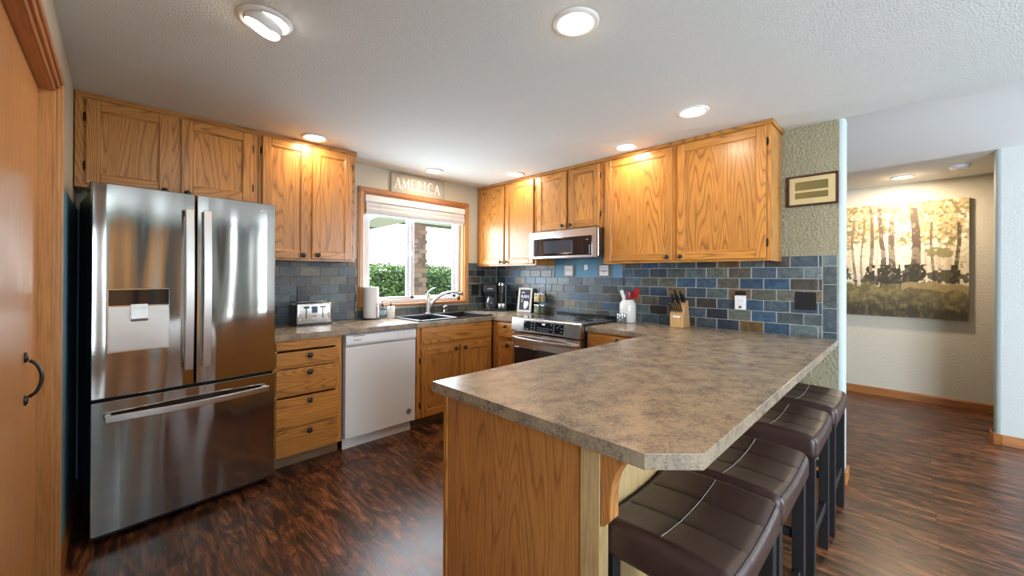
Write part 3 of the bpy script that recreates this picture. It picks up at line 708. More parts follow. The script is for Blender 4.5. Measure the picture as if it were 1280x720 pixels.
# ------------------------------------------------------------------ range (slide-in), local x along -y
t = thing('range', 'stainless steel slide-in electric range with black glass cooktop', 'range', (0, -.9675), R(-90))
W = .762; YF = -.665
b = MB(); b.box(.004, W-.004, YF+.03, -.02, .03, .905, black_plastic, .002)
for x in (.06, W-.06):
    for y in (-.1, -.58): b.cyl((x, y, 0), (x, y, .03), .018, black, 8)
b.build('oven_body', t)
b = MB(); b.box(.001, W-.001, -.672, -.032, .9145, .930, black_gloss, .003); ck = b.build('glass_cooktop', t)
b = MB()
for (x, y, r) in ((.20, -.48, .105), (.56, -.48, .085), (.20, -.20, .075), (.56, -.20, .10), (.38, -.17, .05)):
    b.tube([(x+r*math.cos(a), y+r*math.sin(a), .9303) for a in [R(12*k) for k in range(30)]], .0006, grey_plastic, 5, True)
b.build('burner_rings', ck)
b = MB(); b.box(.01, W-.01, -.060, -.022, .9305, .948, black_plastic, .004); b.build('rear_vent', t)
b = MB(); b.prism([(-.655, .9375), (-.680, .9375), (-.690, .930), (-.710, .822), (-.700, .812), (-.640, .812), (-.640, .9135), (-.655, .9135)], 0, .001, W-.001, steel_h, .002); cp = b.build('control_panel', t)
def onpanel(u, f):      # point on the sloped panel: u along, f 0 top..1 bottom, slightly proud
    return Vector((u, -.690-.020*f, .930-.108*f))
b = MB(); M = Matrix.Translation(onpanel(.378, .50) + Vector((0, -.0012, 0))) @ Matrix.Rotation(math.atan2(.020, .108), 4, 'X'); M = Matrix.Translation(onpanel(.378, .52)) @ Matrix.Rotation(-math.atan2(.020, .108), 4, 'X')
b.obox(M, .445, .003, .082, black_gloss); dsp = b.build('control_display', cp)
b = MB(); rr = random.Random(4)
for (u, f, w_) in [(.17, .25, .014), (.17, .75, .014), (.205, .78, .02)] + [(.25+.035*i, f, .012) for i in range(2) for f in (.22, .42, .62, .8)] + [(.33+.022*i, f, .008) for i in range(6) for f in (.58, .74)] + [(.47, .26, .014), (.47, .6, .014), (.50, .26, .012), (.50, .44, .012), (.50, .62, .012), (.50, .8, .012), (.54, .4, .01), (.56, .25, .01), (.58, .45, .012), (.58, .7, .012)]:
    Mx = Matrix.Translation(onpanel(u, f) + Vector((0, -.0016, -.0004))) @ Matrix.Rotation(-math.atan2(.020, .108), 4, 'X'); b.obox(Mx, w_, .0008, .0045, grey_plastic)
Mx = Matrix.Translation(onpanel(.385, .28) + Vector((0, -.0016, 0))) @ Matrix.Rotation(-math.atan2(.020, .108), 4, 'X'); b.obox(Mx, .034, .0008, .014, white_text)
b.build('control_print', dsp)
b = MB(); b.box(.006, W-.006, -.690, YF+.028, .735, .803, steel_h, .003); b.box(.006, W-.006, -.690, YF+.028, .175, .2, steel_h, .003); b.box(.006, .03, -.6895, YF+.028, .2, .735, steel_h); b.box(W-.03, W-.006, -.6895, YF+.028, .2, .735, steel_h)
b.box(.006, W-.006, -.690, YF+.028, .670, .735, steel_h, .002); od = b.build('oven_door', t)
b = MB()
for x in (.07, .27, .43, .62): b.box(x, x+.085, -.6915, -.685, .789, .795, black, .002)
b.build('vent_slots', od)
b = MB(); b.box(.03, W-.03, -.6925, -.66, .2, .672, black_gloss, .002); b.build('oven_window', od)
b = MB(); n = 20; po, pi_ = [], []
for k in range(n+1):
    u = k/n; x = .020+.720*u; d = .012+.040*math.sin(math.pi*u)**.7; po.append((x, -.690-d-.016)); pi_.append((x, -.690-d))
b.prism(po+pi_[::-1], 2, .738, .768, steel_bar, .005)
for x in (.034, .728): b.box(x-.014, x+.014, -.716, -.688, .742, .766, steel_bar, .003)
b.build('oven_handle', od)
b = MB(); b.box(.006, W-.006, -.688, YF+.028, .035, .168, steel_h, .003); b.build('storage_drawer', t)
# black wire shape standing in for dark reflections in the cooktop glass
tv = thing('cooktop_reflection', 'black wire ring standing for dark reflections in the range cooktop, near the backsplash', 'cooktop_reflection', (-.30, -1.48, .9312), R(20))
b = MB(); b.tube([(.085*math.cos(a), .085*math.sin(a), .010) for a in [R(12*k) for k in range(30)]], .004, black, 8, True); b.tube([(.045*math.cos(a), .045*math.sin(a), .010) for a in [R(12*k) for k in range(30)]], .003, black, 8, True); b.build('ring', tv)
for k in range(3):
    a = R(60*k); b = MB(); b.tube([(-.085*math.cos(a), -.085*math.sin(a), .010), (.085*math.cos(a), .085*math.sin(a), .010)], .003, black, 8); b.build('cross_bar', tv)
for k in range(3):
    a = R(30+120*k); b = MB(); b.cyl((.08*math.cos(a), .08*math.sin(a), 0), (.08*math.cos(a), .08*math.sin(a), .010), .004, black, 8); b.build('foot', tv)

# ------------------------------------------------------------------ microwave, local x along -y
t = thing('microwave', 'low stainless over-the-range microwave with a dark glass door', 'microwave', (0, -.921), R(-90))
W = .764; z0, z1 = 1.475, 1.733
b = MB(); b.box(.002, W-.002, -.375, -.014, z0+.012, z1, steel_h, .003); b.box(.01, W-.01, -.37, -.02, z0+.004, z0+.014, black_plastic); b.build('case', t)
b = MB(); b.box(.001, W-.001, -.412, -.377, z0, z1-.003, steel_h, .004, 2); md = b.build('microwave_door', t)
b = MB(); b.box(.050, .725, -.4145, -.400, z0+.022, z0+.190, black_gloss, .003); wd = b.build('door_glass', md)
b = MB(); b.box(.185, .520, -.4155, -.413, z0+.045, z0+.165, plain('mesh_screen', (.035, .045, .06), .15), .004); b.build('viewing_screen', wd)
b = MB()
for k in range(7): b.box(.020, .036, -.4135, -.405, z0+.03+.022*k, z0+.040+.022*k, black, .001)
b.build('side_vent', md)
text('Whirlpool', .016, (.378, -.4125, z0+.222), white_text, md, 'brand_lettering')
text('12:00', .013, (.672, -.4150, z0+.155), grey_plastic, wd, 'clock_digits')
b = MB()
for k in range(4): b.box(.694, .706, -.4152, -.4140, z0+.035+.02*k, z0+.045+.02*k, grey_plastic)
b.build('touch_keys', wd)

# ------------------------------------------------------------------ sink and faucet
t = thing('kitchen_sink', 'black double-bowl drop-in sink in the counter under the window', 'sink', (-1.02, -.33, .914))
b = MB(); x0, x1, y0, y1 = -1.445, -.595, -.606, -.052; zt = .9145; rm = .926
b.box(x0, x1, y0, y0+.035, zt, rm, sink_m, .005, 2); b.box(x0, x1, y1-.115, y1, zt, rm, sink_m, .005, 2); b.box(x0, x0+.035, y0, y1, zt, rm, sink_m, .005, 2); b.box(x1-.035, x1, y0, y1, zt, rm, sink_m, .005, 2); b.box(-1.045, -1.005, y0, y1, zt, rm, sink_m, .005, 2)
b.build('rim', t, world=True)
for (a, c) in ((x0+.030, -1.042), (-1.008, x1-.030)):
    b = MB(); ya, yc = y0+.030, y1-.110; zb = .74
    b.box(a, c, ya, yc, zb, zb+.008, sink_m); b.box(a, a+.006, ya, yc, zb, .918, sink_m); b.box(c-.006, c, ya, yc, zb, .918, sink_m); b.box(a, c, ya, ya+.006, zb, .918, sink_m); b.box(a, c, yc-.006, yc, zb, .918, sink_m)
    o = b.build('bowl', t, world=True)
    b = MB(); b.lathe([(0, 0), (.04, 0), (.042, .003), (.03, .003), (.028, .001), (0, .001)], ((a+c)/2, (ya+yc)/2, zb+.0085), chrome, 20); b.build('drain', o, world=True)
t = thing('faucet', 'brushed nickel pull-out kitchen faucet with a top lever, behind the sink', 'faucet', (-1.045, -.115, .9265))
b = MB(); b.lathe([(0, 0), (.030, 0), (.030, .006), (.026, .010), (0.0, .010)], (0, 0, 0), nickel, 24)
b.lathe([(.022, .008), (.021, .06), (.020, .13), (.018, .19), (.012, .205), (0, .208)], (0, 0, 0), nickel, 24); b.build('faucet_body', t)
b = MB(); pts = [(.010, -.005, .055), (.035, -.02, .105), (.075, -.042, .155), (.125, -.070, .195), (.18, -.10, .215), (.23, -.128, .219), (.262, -.146, .214)]
sm = []
for k in range(len(pts)-1):
    for j in range(4): sm.append(Vector(pts[k]).lerp(Vector(pts[k+1]), j/4))
sm.append(Vector(pts[-1]))
for _ in range(2): sm = [sm[0]] + [(sm[k-1]+sm[k]*2+sm[k+1])/4 for k in range(1, len(sm)-1)] + [sm[-1]]
b.tube(sm, .014, nickel, 14, rad=[.017-.004*k/len(sm) for k in range(len(sm))]); sp = b.build('spout', t)
b = MB(); b.tube([(.235, -.131, .219), (.262, -.146, .214), (.295, -.165, .203), (.312, -.174, .194)], .016, nickel, 14, rad=[.0145, .018, .0185, .015]); b.build('spray_head', sp)
b = MB(); b.tube([(0, 0, .195), (.010, -.006, .225), (.040, -.020, .252), (.075, -.040, .264)], .007, nickel, 10, rad=[.012, .010, .0075, .005]); b.build('lever', t)
t = thing('soap_pump', 'small brushed nickel soap pump on the sink rim right of the faucet', 'soap dispenser', (-.835, -.105, .9265))
b = MB(); b.lathe([(0, 0), (.018, 0), (.018, .006), (.011, .010), (.010, .045), (.013, .05), (.013, .062), (0, .064)], (0, 0, 0), nickel, 18); b.build('pump_base', t)
b = MB(); b.tube([(0, 0, .06), (0, -.02, .072), (0, -.05, .070)], .005, nickel, 8); b.build('nozzle', t)

# ------------------------------------------------------------------ small things on the window-wall counter
C0 = .9143
t = thing('toaster', 'four-slice brushed steel toaster with a small blue screen, on the left counter', 'toaster', (-2.158, -.125, C0), 0)
b = MB(); b.box(-.135, .135, -.088, .088, .008, .178, steel_h, .016, 3, True); b.build('shell', t)
b = MB(); b.box(-.137, -.118, -.080, .080, .012, .165, black_plastic, .006); b.build('side_cap', t); b = MB(); b.box(.118, .137, -.080, .080, .012, .165, steel_h, .006); b.build('side_cap', t)
b = MB(); b.box(-.137, .137, -.092, .092, .0, .020, black_plastic, .004); b.box(-.130, .130, -.0925, -.088, .018, .026, chrome, .001); b.build('base', t)
b = MB(); b.box(-.115, .115, -.070, .070, .172, .182, black_plastic, .003); tp = b.build('top_plate', t)
for (x, y) in ((-.058, -.032), (.058, -.032), (-.058, .032), (.058, .032)):
    b = MB(); b.box(x-.048, x+.048, y-.013, y-.009, .181, .186, chrome); b.box(x-.048, x+.048, y+.009, y+.013, .181, .186, chrome); b.box(x-.050, x-.046, y-.013, y+.013, .181, .186, chrome); b.box(x+.046, x+.05, y-.013, y+.013, .181, .186, chrome); b.build('bread_slot', tp)
for x in (-.062, .062):
    b = MB(); b.box(x-.004, x+.004, -.0895, -.086, .055, .150, black, .001); b.build('lever_slot', t)
    b = MB(); b.box(x-.020, x+.020, -.105, -.088, .135, .150, black_plastic, .004); b.build('lever', t)
b = MB(); b.box(-.024, .024, -.0900, -.086, .095, .150, chrome, .001); b.box(-.019, .019, -.0912, -.088, .100, .146, plain('screen_blue', (.03, .10, .17), .2), .001); b.build('screen', t)
for x in (-.105, .105):
    for k in range(4):
        b = MB(); b.cyl((x, -.0915, .045+.022*k), (x, -.087, .045+.022*k), .006, chrome, 12); b.build('button', t)
b = MB(); b.box(-.014, .014, -.0895, -.087, .070, .076, dark_text); b.box(-.012, .012, -.0895, -.087, .050, .056, white_text); b.build('front_print', t)

t = thing('paper_towel_holder', 'paper towel roll on a holder with a steel arch, left of the window sink', 'paper towels', (-1.637, -.098, C0))
b = MB(); b.lathe([(0, 0), (.080, 0), (.080, .008), (.076, .012), (0, .012)], (0, 0, 0), black_plastic, 32); b.build('base', t)
b = MB(); b.lathe([(.019, .0125), (.067, .0125), (.068, .016), (.068, .286), (.067, .290), (.019, .290)], (0, 0, 0), white_paper, 40); b.build('paper_roll', t, 'white paper roll')
b = MB(); b.cyl((0, 0, .012), (0, 0, .300), .008, chrome, 12); b.build('spindle', t)
b = MB(); a0 = R(-62); cx, cy = .078*math.cos(a0), .078*math.sin(a0); ux, uy = -math.sin(a0)*.016, math.cos(a0)*.016
pts = [(cx-ux, cy-uy, .008)] + [(cx-ux*math.cos(q), cy-uy*math.cos(q), .125+.017*math.sin(q)) for q in [R(15*k) for k in range(13)]] + [(cx+ux, cy+uy, .008)]
b.tube(pts, .0048, chrome, 10); b.build('tension_arch', t)

def pump_bottle(name, label, loc, prof, mat, rz, h, lm=None, grp=None):
    t = thing(name, label, 'bottle', loc, rz, grp)
    b = MB(); b.lathe(prof, (0, 0, 0), mat, 24); bo = b.build('bottle_body', t)
    b = MB(); b.lathe([(0, h), (.014, h), (.014, h+.016), (.006, h+.018), (.005, h+.040), (0, h+.04)], (0, 0, 0), black_plastic, 16); pu = b.build('pump_collar', t)
    b = MB(); b.tube([(0, 0, h+.038), (.0, 0, h+.05), (.018, -.008, h+.056), (.038, -.015, h+.050)], .005, brass_mat, 8); b.build('pump_nozzle', t)
    if lm:
        b = MB(); b.lathe([(lm[0]+.0008, lm[1]), (lm[0]+.0008, lm[2])], (0, 0, 0), lm[3], 24); b.build('bottle_label', t)
    return t
pump_bottle('hand_soap_bottle', 'clear soap bottle with a pump, beside the paper towel roll', (-1.513, -.072, C0), [(0, 0), (.030, 0), (.033, .006), (.033, .085), (.028, .100), (.014, .108), (.013, .112), (0, .112)], glass, R(20), .112, (.033, .03, .07, plain('soap_blue', (.30, .42, .44), .5)))
t = pump_bottle('hand_soap_bottle', 'white square soap bottle with a dark pump, closest to the sink', (-1.468, -.150, C0), [(0, 0), (.034, 0), (.036, .004), (.036, .104), (.032, .110), (.014, .112), (0, .113)], white_gloss, R(10), .113)
b = MB(); b.tube([(-.020+.004*k, -.0368+.0004*k*(k-6)*-.0, .055+.003*math.sin(k*1.3)) for k in range(10)], .0009, dark_text, 6); b.build('script_mark', t)

def plate(label, loc, rz, w_, h_, kind='outlet', mat=black_plastic, gangs=1):
    t = thing('wall_outlet' if kind == 'outlet' else 'light_switch', label, 'outlet', loc, rz, None)
    b = MB(); b.box(-w_/2, w_/2, -.006, 0, -h_/2, h_/2, mat, .002); b.build('cover_plate', t)
    for g in range(gangs):
        cx = (g-(gangs-1)/2)*.046
        if kind == 'outlet':
            for dz in (-.020, .020):
                b = MB(); b.box(cx-.016, cx+.016, -.0085, -.005, dz-.014, dz+.014, mat, .003)
                b.box(cx-.008, cx-.006, -.0088, -.008, dz-.003, dz+.006, dark_grey); b.box(cx+.006, cx+.008, -.0088, -.008, dz-.003, dz+.006, dark_grey); b.build('socket', t)
        else:
            b = MB(); b.box(cx-.016, cx+.016, -.009, -.005, -.034, .034, mat, .002); b.build('rocker', t)
    return t
plate('black wall outlet on the slate tile behind the toaster', (-2.190, -.0102, 1.154), 0, .075, .124)
plate('black switch plate on the slate tile between the window and the corner', (-.345, -.0102, 1.150), 0, .100, .118, 'switch', gangs=2)
plate('black wall outlet on the tile behind the spice rack', (-.0102, -.750, 1.165), R(-90), .075, .118)
plate('black double outlet at the right end of the slate tile', (-.0102, -3.062, 1.155), R(-90), .116, .118, gangs=2)
plate('black wall outlet mostly hidden behind a white plug-in device', (-.0102, -2.672, 1.150), R(-90), .072, .118)
t = thing('plug_in_alarm', 'white plug-in gas alarm on the tile right of the knife block', 'alarm', (-.0195, -2.680, 1.130), R(-90))
b = MB(); b.box(-.036, .036, -.034, 0, -.056, .048, white_app, .006, 2); b.build('housing', t)
b = MB()
for x in (-.010, .010): b.cyl((x, -.0345, .010), (x, -.033, .010), .003, dark_text, 10)
b.build('indicator', t)
b = MB(); b.lathe([(0, 0), (.010, 0), (.010, .002), (0, .002)], (0, -.034, -.036), plain('button_red', (.20, .09, .07), .5), 16, Matrix.Rotation(R(90), 4, 'X')); b.build('test_button', t)

# coffee maker in the corner, turned to face the camera
t = thing('coffee_maker', 'black coffee maker with glass carafe and single-cup side, in the counter corner', 'coffee maker', (-.185, -.190, C0), R(-45))
b = MB(); b.box(-.130, .125, -.110, .085, 0, .028, black_plastic, .008, 2); b.build('base', t)
b = MB(); b.box(-.128, .020, .02, .085, .026, .30, black_plastic, .006); b.box(.030, .105, .02, .085, .026, .29, black_plastic, .006); b.build('tower', t)
b = MB(); b.box(-.130, .018, -.095, .085, .205, .300, black_plastic, .012, 3); b.box(-.120, .010, -.085, .08, .300, .315, black_plastic, .008, 2); br = b.build('brew_head', t)
text('KEURIG', .019, (-.056, -.0960, .250), white_text, br, 'brand_lettering')
b = MB(); b.cyl((.070, -.035, .205), (.070, -.035, .295), .050, black_plastic, 28); b.build('pod_head', t)
b = MB(); b.cyl((.070, -.035, .292), (.070, -.035, .304), .053, chrome, 28); b.cyl((.070, -.035, .304), (.070, -.035, .318), .036, black_plastic, 24); b.tube([(.070+.040*math.cos(a), -.035+.040*math.sin(a), .312) for a in [R(-150+20*k) for k in range(7)]], .005, chrome, 8); b.build('pod_lid', t, 'chrome lid ring')
b = MB(); b.cyl((.070, -.035, .09), (.070, -.035, .205), .012, dark_grey, 14); b.build('spout_column', t)
b = MB(); b.box(.032, .108, -.10, .02, .028, .036, dark_grey, .003); b.build('drip_tray', t)
b = MB(); b.box(.112, .128, -.090, .085, .02, .30, dark_grey, .005); b.build('water_tank', t)
cf = thing('carafe', 'glass coffee carafe with black handle on the coffee maker base', 'carafe', (-.185-.056*math.cos(R(45))-.02*math.sin(R(45)), -.190+.056*math.sin(R(45))-.02*math.cos(R(45)), C0+.0285), R(-45))
b = MB(); b.lathe([(0, 0), (.050, 0), (.056, .01), (.058, .06), (.050, .105), (.040, .125), (.042, .130)], (0, 0, 0), plain('carafe_glass', (.10, .10, .11), .05, trans=.5), 28); b.build('glass_pot', cf)
b = MB(); b.lathe([(0, .150), (.030, .150), (.043, .138), (.043, .128), (0, .128)][::-1], (0, 0, 0), black_plastic, 24); b.build('lid', cf)
b = MB(); b.tube([(0, -.045, .125), (0, -.078, .118), (0, -.086, .07), (0, -.060, .03)], .007, black_plastic, 8); b.build('handle', cf)
for k, x in enumerate((.050, .090)):
    p = Matrix.Rotation(R(-45), 4, 'Z') @ Vector((x, -.070, 0))
    cpo = thing('coffee_cup', ('left' if k == 0 else 'right') + ' one of two small white cups under the single-cup side of the coffee maker', 'cup', (-.185+p.x, -.190+p.y, C0+.0365), R(-45), 'small white cups at the coffee maker')
    b = MB(); b.lathe([(0, 0), (.013, 0), (.0185, .045), (.0175, .045), (.012, .003), (0, .003)], (0, 0, 0), white_gloss, 20); b.build('cup_body', cpo)
    b = MB(); b.tube([(.0185*math.cos(a), .0185*math.sin(a), .045) for a in [R(20*j) for j in range(18)]], .001, white_gloss, 6, True); b.build('rim', cpo)

# framed chalkboard sign
t = thing('framed_sign', 'white-framed chalkboard sign leaning on the tile, between coffee maker and spice rack', 'sign', (-.095, -.560, C0), R(-78))
lean = Matrix.Rotation(R(-9), 4, 'X')
def lb(b, *a): vs0 = set(b.bm.verts); b.box(*a); vs = [v for v in b.bm.verts if v not in vs0]; bmesh.ops.transform(b.bm, matrix=lean, verts=vs)
fw, fh = .178, .270
b = MB(); lb(b, -fw/2, -fw/2+.024, -.016, .0, 0, fh, frame_white, .002); lb(b, fw/2-.024, fw/2, -.016, .0, 0, fh, frame_white, .002); lb(b, -fw/2+.024, fw/2-.024, -.016, 0, 0, .024, frame_white, .002); lb(b, -fw/2+.024, fw/2-.024, -.016, 0, fh-.024, fh, frame_white, .002); b.build('sign_frame', t)
b = MB(); lb(b, -fw/2+.02, fw/2-.02, -.008, -.002, .02, fh-.02, chalk); bo = b.build('board', t)
b = MB(); lb(b, -.012, .036, -.0095, -.008, .052, .120, white_text, .001); lb(b, -.004, .018, -.0095, -.008, .036, .055, white_text, .001); lb(b, .02, .046, -.0095, -.008, .075, .112, white_text, .001)
lb(b, -.046, -.026, -.0095, -.008, .130, .136, white_text); lb(b, -.046, -.034, -.0095, -.008, .112, .120, white_text)
lb(b, -.048, -.012, -.0095, -.008, .212, .220, white_text); b.build('white_emblem', bo)
tt = text('RAN', .050, (0, -.0105+.175*math.sin(R(9))*1.0, .175), white_text, bo, 'lettering', rot=(R(90-9), 0, 0)); tt.location = lean @ Vector((-.004, -.0088, .170))

# spice rack
t = thing('spice_rack', 'two-tier black wire spice carousel on the counter left of the range', 'spice rack', (-.088, -.775, C0), R(-90))
b = MB(); b.cyl((0, 0, 0), (0, 0, .006), .062, black, 28); b.cyl((0, 0, 0), (0, 0, .26), .004, black, 10); b.tube([(.010*math.cos(a), 0, .265+.010*math.sin(a)) for a in [R(30*j) for j in range(12)]], .002, black, 6, True)
for z in (.125,): b.cyl((0, 0, z-.003), (0, 0, z), .060, black, 28)
for z in (.035, .165): b.tube([(.063*math.cos(a), .063*math.sin(a), z) for a in [R(15*j) for j in range(24)]], .0015, chrome, 6, True)
b.build('wire_frame', t)
pos = [(lvl, k) for lvl in range(2) for k in range(7)]
lv = ['upper', 'lower']
def jar(label, loc, fill):
    j = thing('spice_jar', label, 'jar', loc, 0, 'spice jars on the black rack')
    b = MB(); b.lathe([(0, 0), (.0165, 0), (.0175, .004), (.0175, .062), (.013, .070), (0, .070)], (0, 0, 0), fill, 16); b.build('jar_body', j)
    b = MB(); b.lathe([(.0145, .070), (.0155, .072), (.0155, .088), (.014, .090), (0, .090)], (0, 0, 0), chrome, 16); b.build('lid', j, 'silver lid')
    return j
for lvl, z in ((1, .0065), (0, .1255)):
    for k in range(6):
        a = R(60*k+200); loc = (-.088+.041*math.cos(a), -.775+.041*math.sin(a), C0+z)
        jar('spice jar with a silver lid, %s of the %s tier' % (['front', 'front right', 'back right', 'back', 'back left', 'front left'][k], lv[lvl]), loc, spice if lvl == 0 else spice_g)

# ------------------------------------------------------------------ things right of the range
t = thing('utensil_crock', 'white ceramic utensil jar against the tile, right of the range', 'crock', (-.105, -1.812, C0))
b = MB(); b.lathe([(0, 0), (.066, 0), (.070, .006), (.070, .150), (.064, .172), (.050, .186), (.050, .196), (.046, .196), (.046, .186), (.060, .165), (.064, .15), (.062, .01), (0, .008)], (0, 0, 0), white_gloss, 36); b.build('jar_body', t)
def utensil(name, label, cat, dx, dy, lean_, top, mat, kind, grp=None):
    base = Vector((-.105-lean_[0]*.45, -1.812-lean_[1]*.45, C0+.012)); tip = Vector((-.105+lean_[0]*.8, -1.812+lean_[1]*.8, C0+top))
    t = thing(name, label, cat, base, 0, grp); d = (tip-base); q = d.to_track_quat('Z', 'X').to_matrix().to_4x4(); L_ = d.length
    b = MB(); b.tube([(0, 0, 0), (0, 0, L_*.72)], .005, mat, 8); bmesh.ops.transform(b.bm, matrix=q, verts=b.bm.verts); b.build('handle', t)
    b = MB()
    if kind == 'spoon': b.ball((0, 0, L_*.86), .030, mat, 3, (.8, .18, 1)); bmesh.ops.translate(b.bm, verts=b.bm.verts, vec=(0, 0, L_*.0))
    elif kind == 'turner': b.box(-.026, .026, -.003, .003, L_*.70, L_, mat, .002)
    else: b.box(-.018, .018, -.004, .004, L_*.70, L_, mat, .003)
    if kind == 'spoon':
        for v in b.bm.verts: v.co.z = L_*.86 + (v.co.z - L_*.86)*1.0
    bmesh.ops.transform(b.bm, matrix=q, verts=b.bm.verts); b.build('head', t); return t
utensil('silicone_spatula', 'white spatula leaning to the left in the utensil jar', 'utensil', .03, .06, (.01, .085), .275, white_gloss, 'spat')
utensil('silicone_spatula', 'dark red spatula standing upright in the utensil jar', 'utensil', .02, .02, (.012, .020), .270, plain('dark_red', (.22, .01, .015), .4), 'spat')
utensil('silicone_spoon', 'dark red spoon just right of centre in the utensil jar', 'utensil', -.03, -.01, (-.02, -.030), .275, plain('deep_red', (.27, .012, .018), .4), 'spoon')
utensil('silicone_turner', 'bright red slotted turner leaning furthest right in the utensil jar', 'utensil', .03, -.06, (.010, -.115), .292, red, 'turner')
utensil('silicone_ladle', 'bright red ladle behind the turner in the utensil jar', 'utensil', .05, -.03, (.045, -.070), .285, red, 'spoon')
for k, (y, nm, fl) in enumerate(((-1.790, 'white salt shaker left of the pepper shaker, in front of the utensil jar', white_gloss), (-1.838, 'tan pepper shaker right of the salt shaker, in front of the utensil jar', spice))):
    s = thing('salt_shaker' if k == 0 else 'pepper_shaker', nm, 'shaker', (-.212, y, C0))
    b = MB(); b.lathe([(0, 0), (.019, 0), (.020, .005), (.018, .058), (.016, .062), (0, .062)], (0, 0, 0), glass, 20); b.build('glass_body', s)
    b = MB(); b.lathe([(0, .0015), (.0150, .0015), (.0145, .045), (0, .045)], (0, 0, 0), fl, 16); b.build('contents', s)
    b = MB(); b.lathe([(.0185, .060), (.0185, .074), (.014, .084), (0, .087)], (0, 0, 0), chrome, 20); b.build('cap', s, 'chrome cap')

# knife block: slanted wooden block, facing the camera side (-x)
KB = (-.100, -2.262, C0)
t = thing('knife_block', 'light wooden slanted knife block on the counter against the slate tile', 'knife block', KB, R(-90))
prof = [(-.055, 0), (.075, 0), (.075, .020), (.022, .215), (-.004, .232), (-.004, .205), (-.055, .110)]
b = MB(); b.prism([(-.060, 0), (.080, 0), (.036, .212), (.008, .200), (-.060, .108)], 0, -.052, .052, pale_block, .003); b.build('block', t)
b = MB(); b.box(-.028, .028, -.0612, -.0595, .078, .092, white_text, .0005); b.build('maker_plate', t)
b = MB()
for x in (-.036, .036):
    for y in (-.045, .06): b.cyl((x, y, -.0005), (x, y, .002), .006, black, 8)
b.build('rubber_feet', t)
def knife(label, x, y, z, L_, r, steak):
    # local block frame -> world
    Mb = Matrix.Translation(KB) @ Matrix.Rotation(R(-90), 4, 'Z')
    k = thing('steak_knife' if steak else 'kitchen_knife', label, 'knife', Mb @ Vector((x, y, z)), R(-90), 'steak knives in the block' if steak else 'kitchen knives in the block')
    q = Matrix.Rotation(R(32), 4, 'X')
    def tr(b): bmesh.ops.transform(b.bm, matrix=q, verts=b.bm.verts)
    b = MB(); b.box(-r*.55, r*.55, -r, r, .004, L_, black, r*.4, 2); b.box(-r*.56, r*.56, -r*1.02, r*1.02, L_-.012, L_-.008, chrome); tr(b); b.build('handle', k)
    b = MB(); b.box(-.0012, .0012, -r*.6, r*.6, -.002, .006, chrome); tr(b); b.build('blade', k)
for i in range(6):
    knife(['leftmost', 'second from left', 'third from left', 'third from right', 'second from right', 'rightmost'][i] + ' of the six steak knives in the front row of the knife block', -.041+.0164*i, -.059, .124, .088, .0080, True)
names = ['leftmost large knife in the back of the knife block', 'tallest knife, second from left at the back of the block', 'middle large knife in the back of the knife block', 'kitchen shears handle knife near the right of the block', 'rightmost large knife in the back of the knife block']
for i, (x, y, z, L_) in enumerate(((-.036, -.020, .176, .100), (-.016, -.004, .194, .115), (.004, -.018, .178, .085), (.022, .002, .198, .105), (.040, -.002, .196, .075))):
    knife(['leftmost large knife at the back of the knife block', 'tallest knife, second from the left at the back of the knife block', 'middle one of the five large knives at the back of the block', 'second large knife from the right at the back of the block', 'rightmost large knife at the back of the knife block'][i], x, y, z, L_, .0125, False)

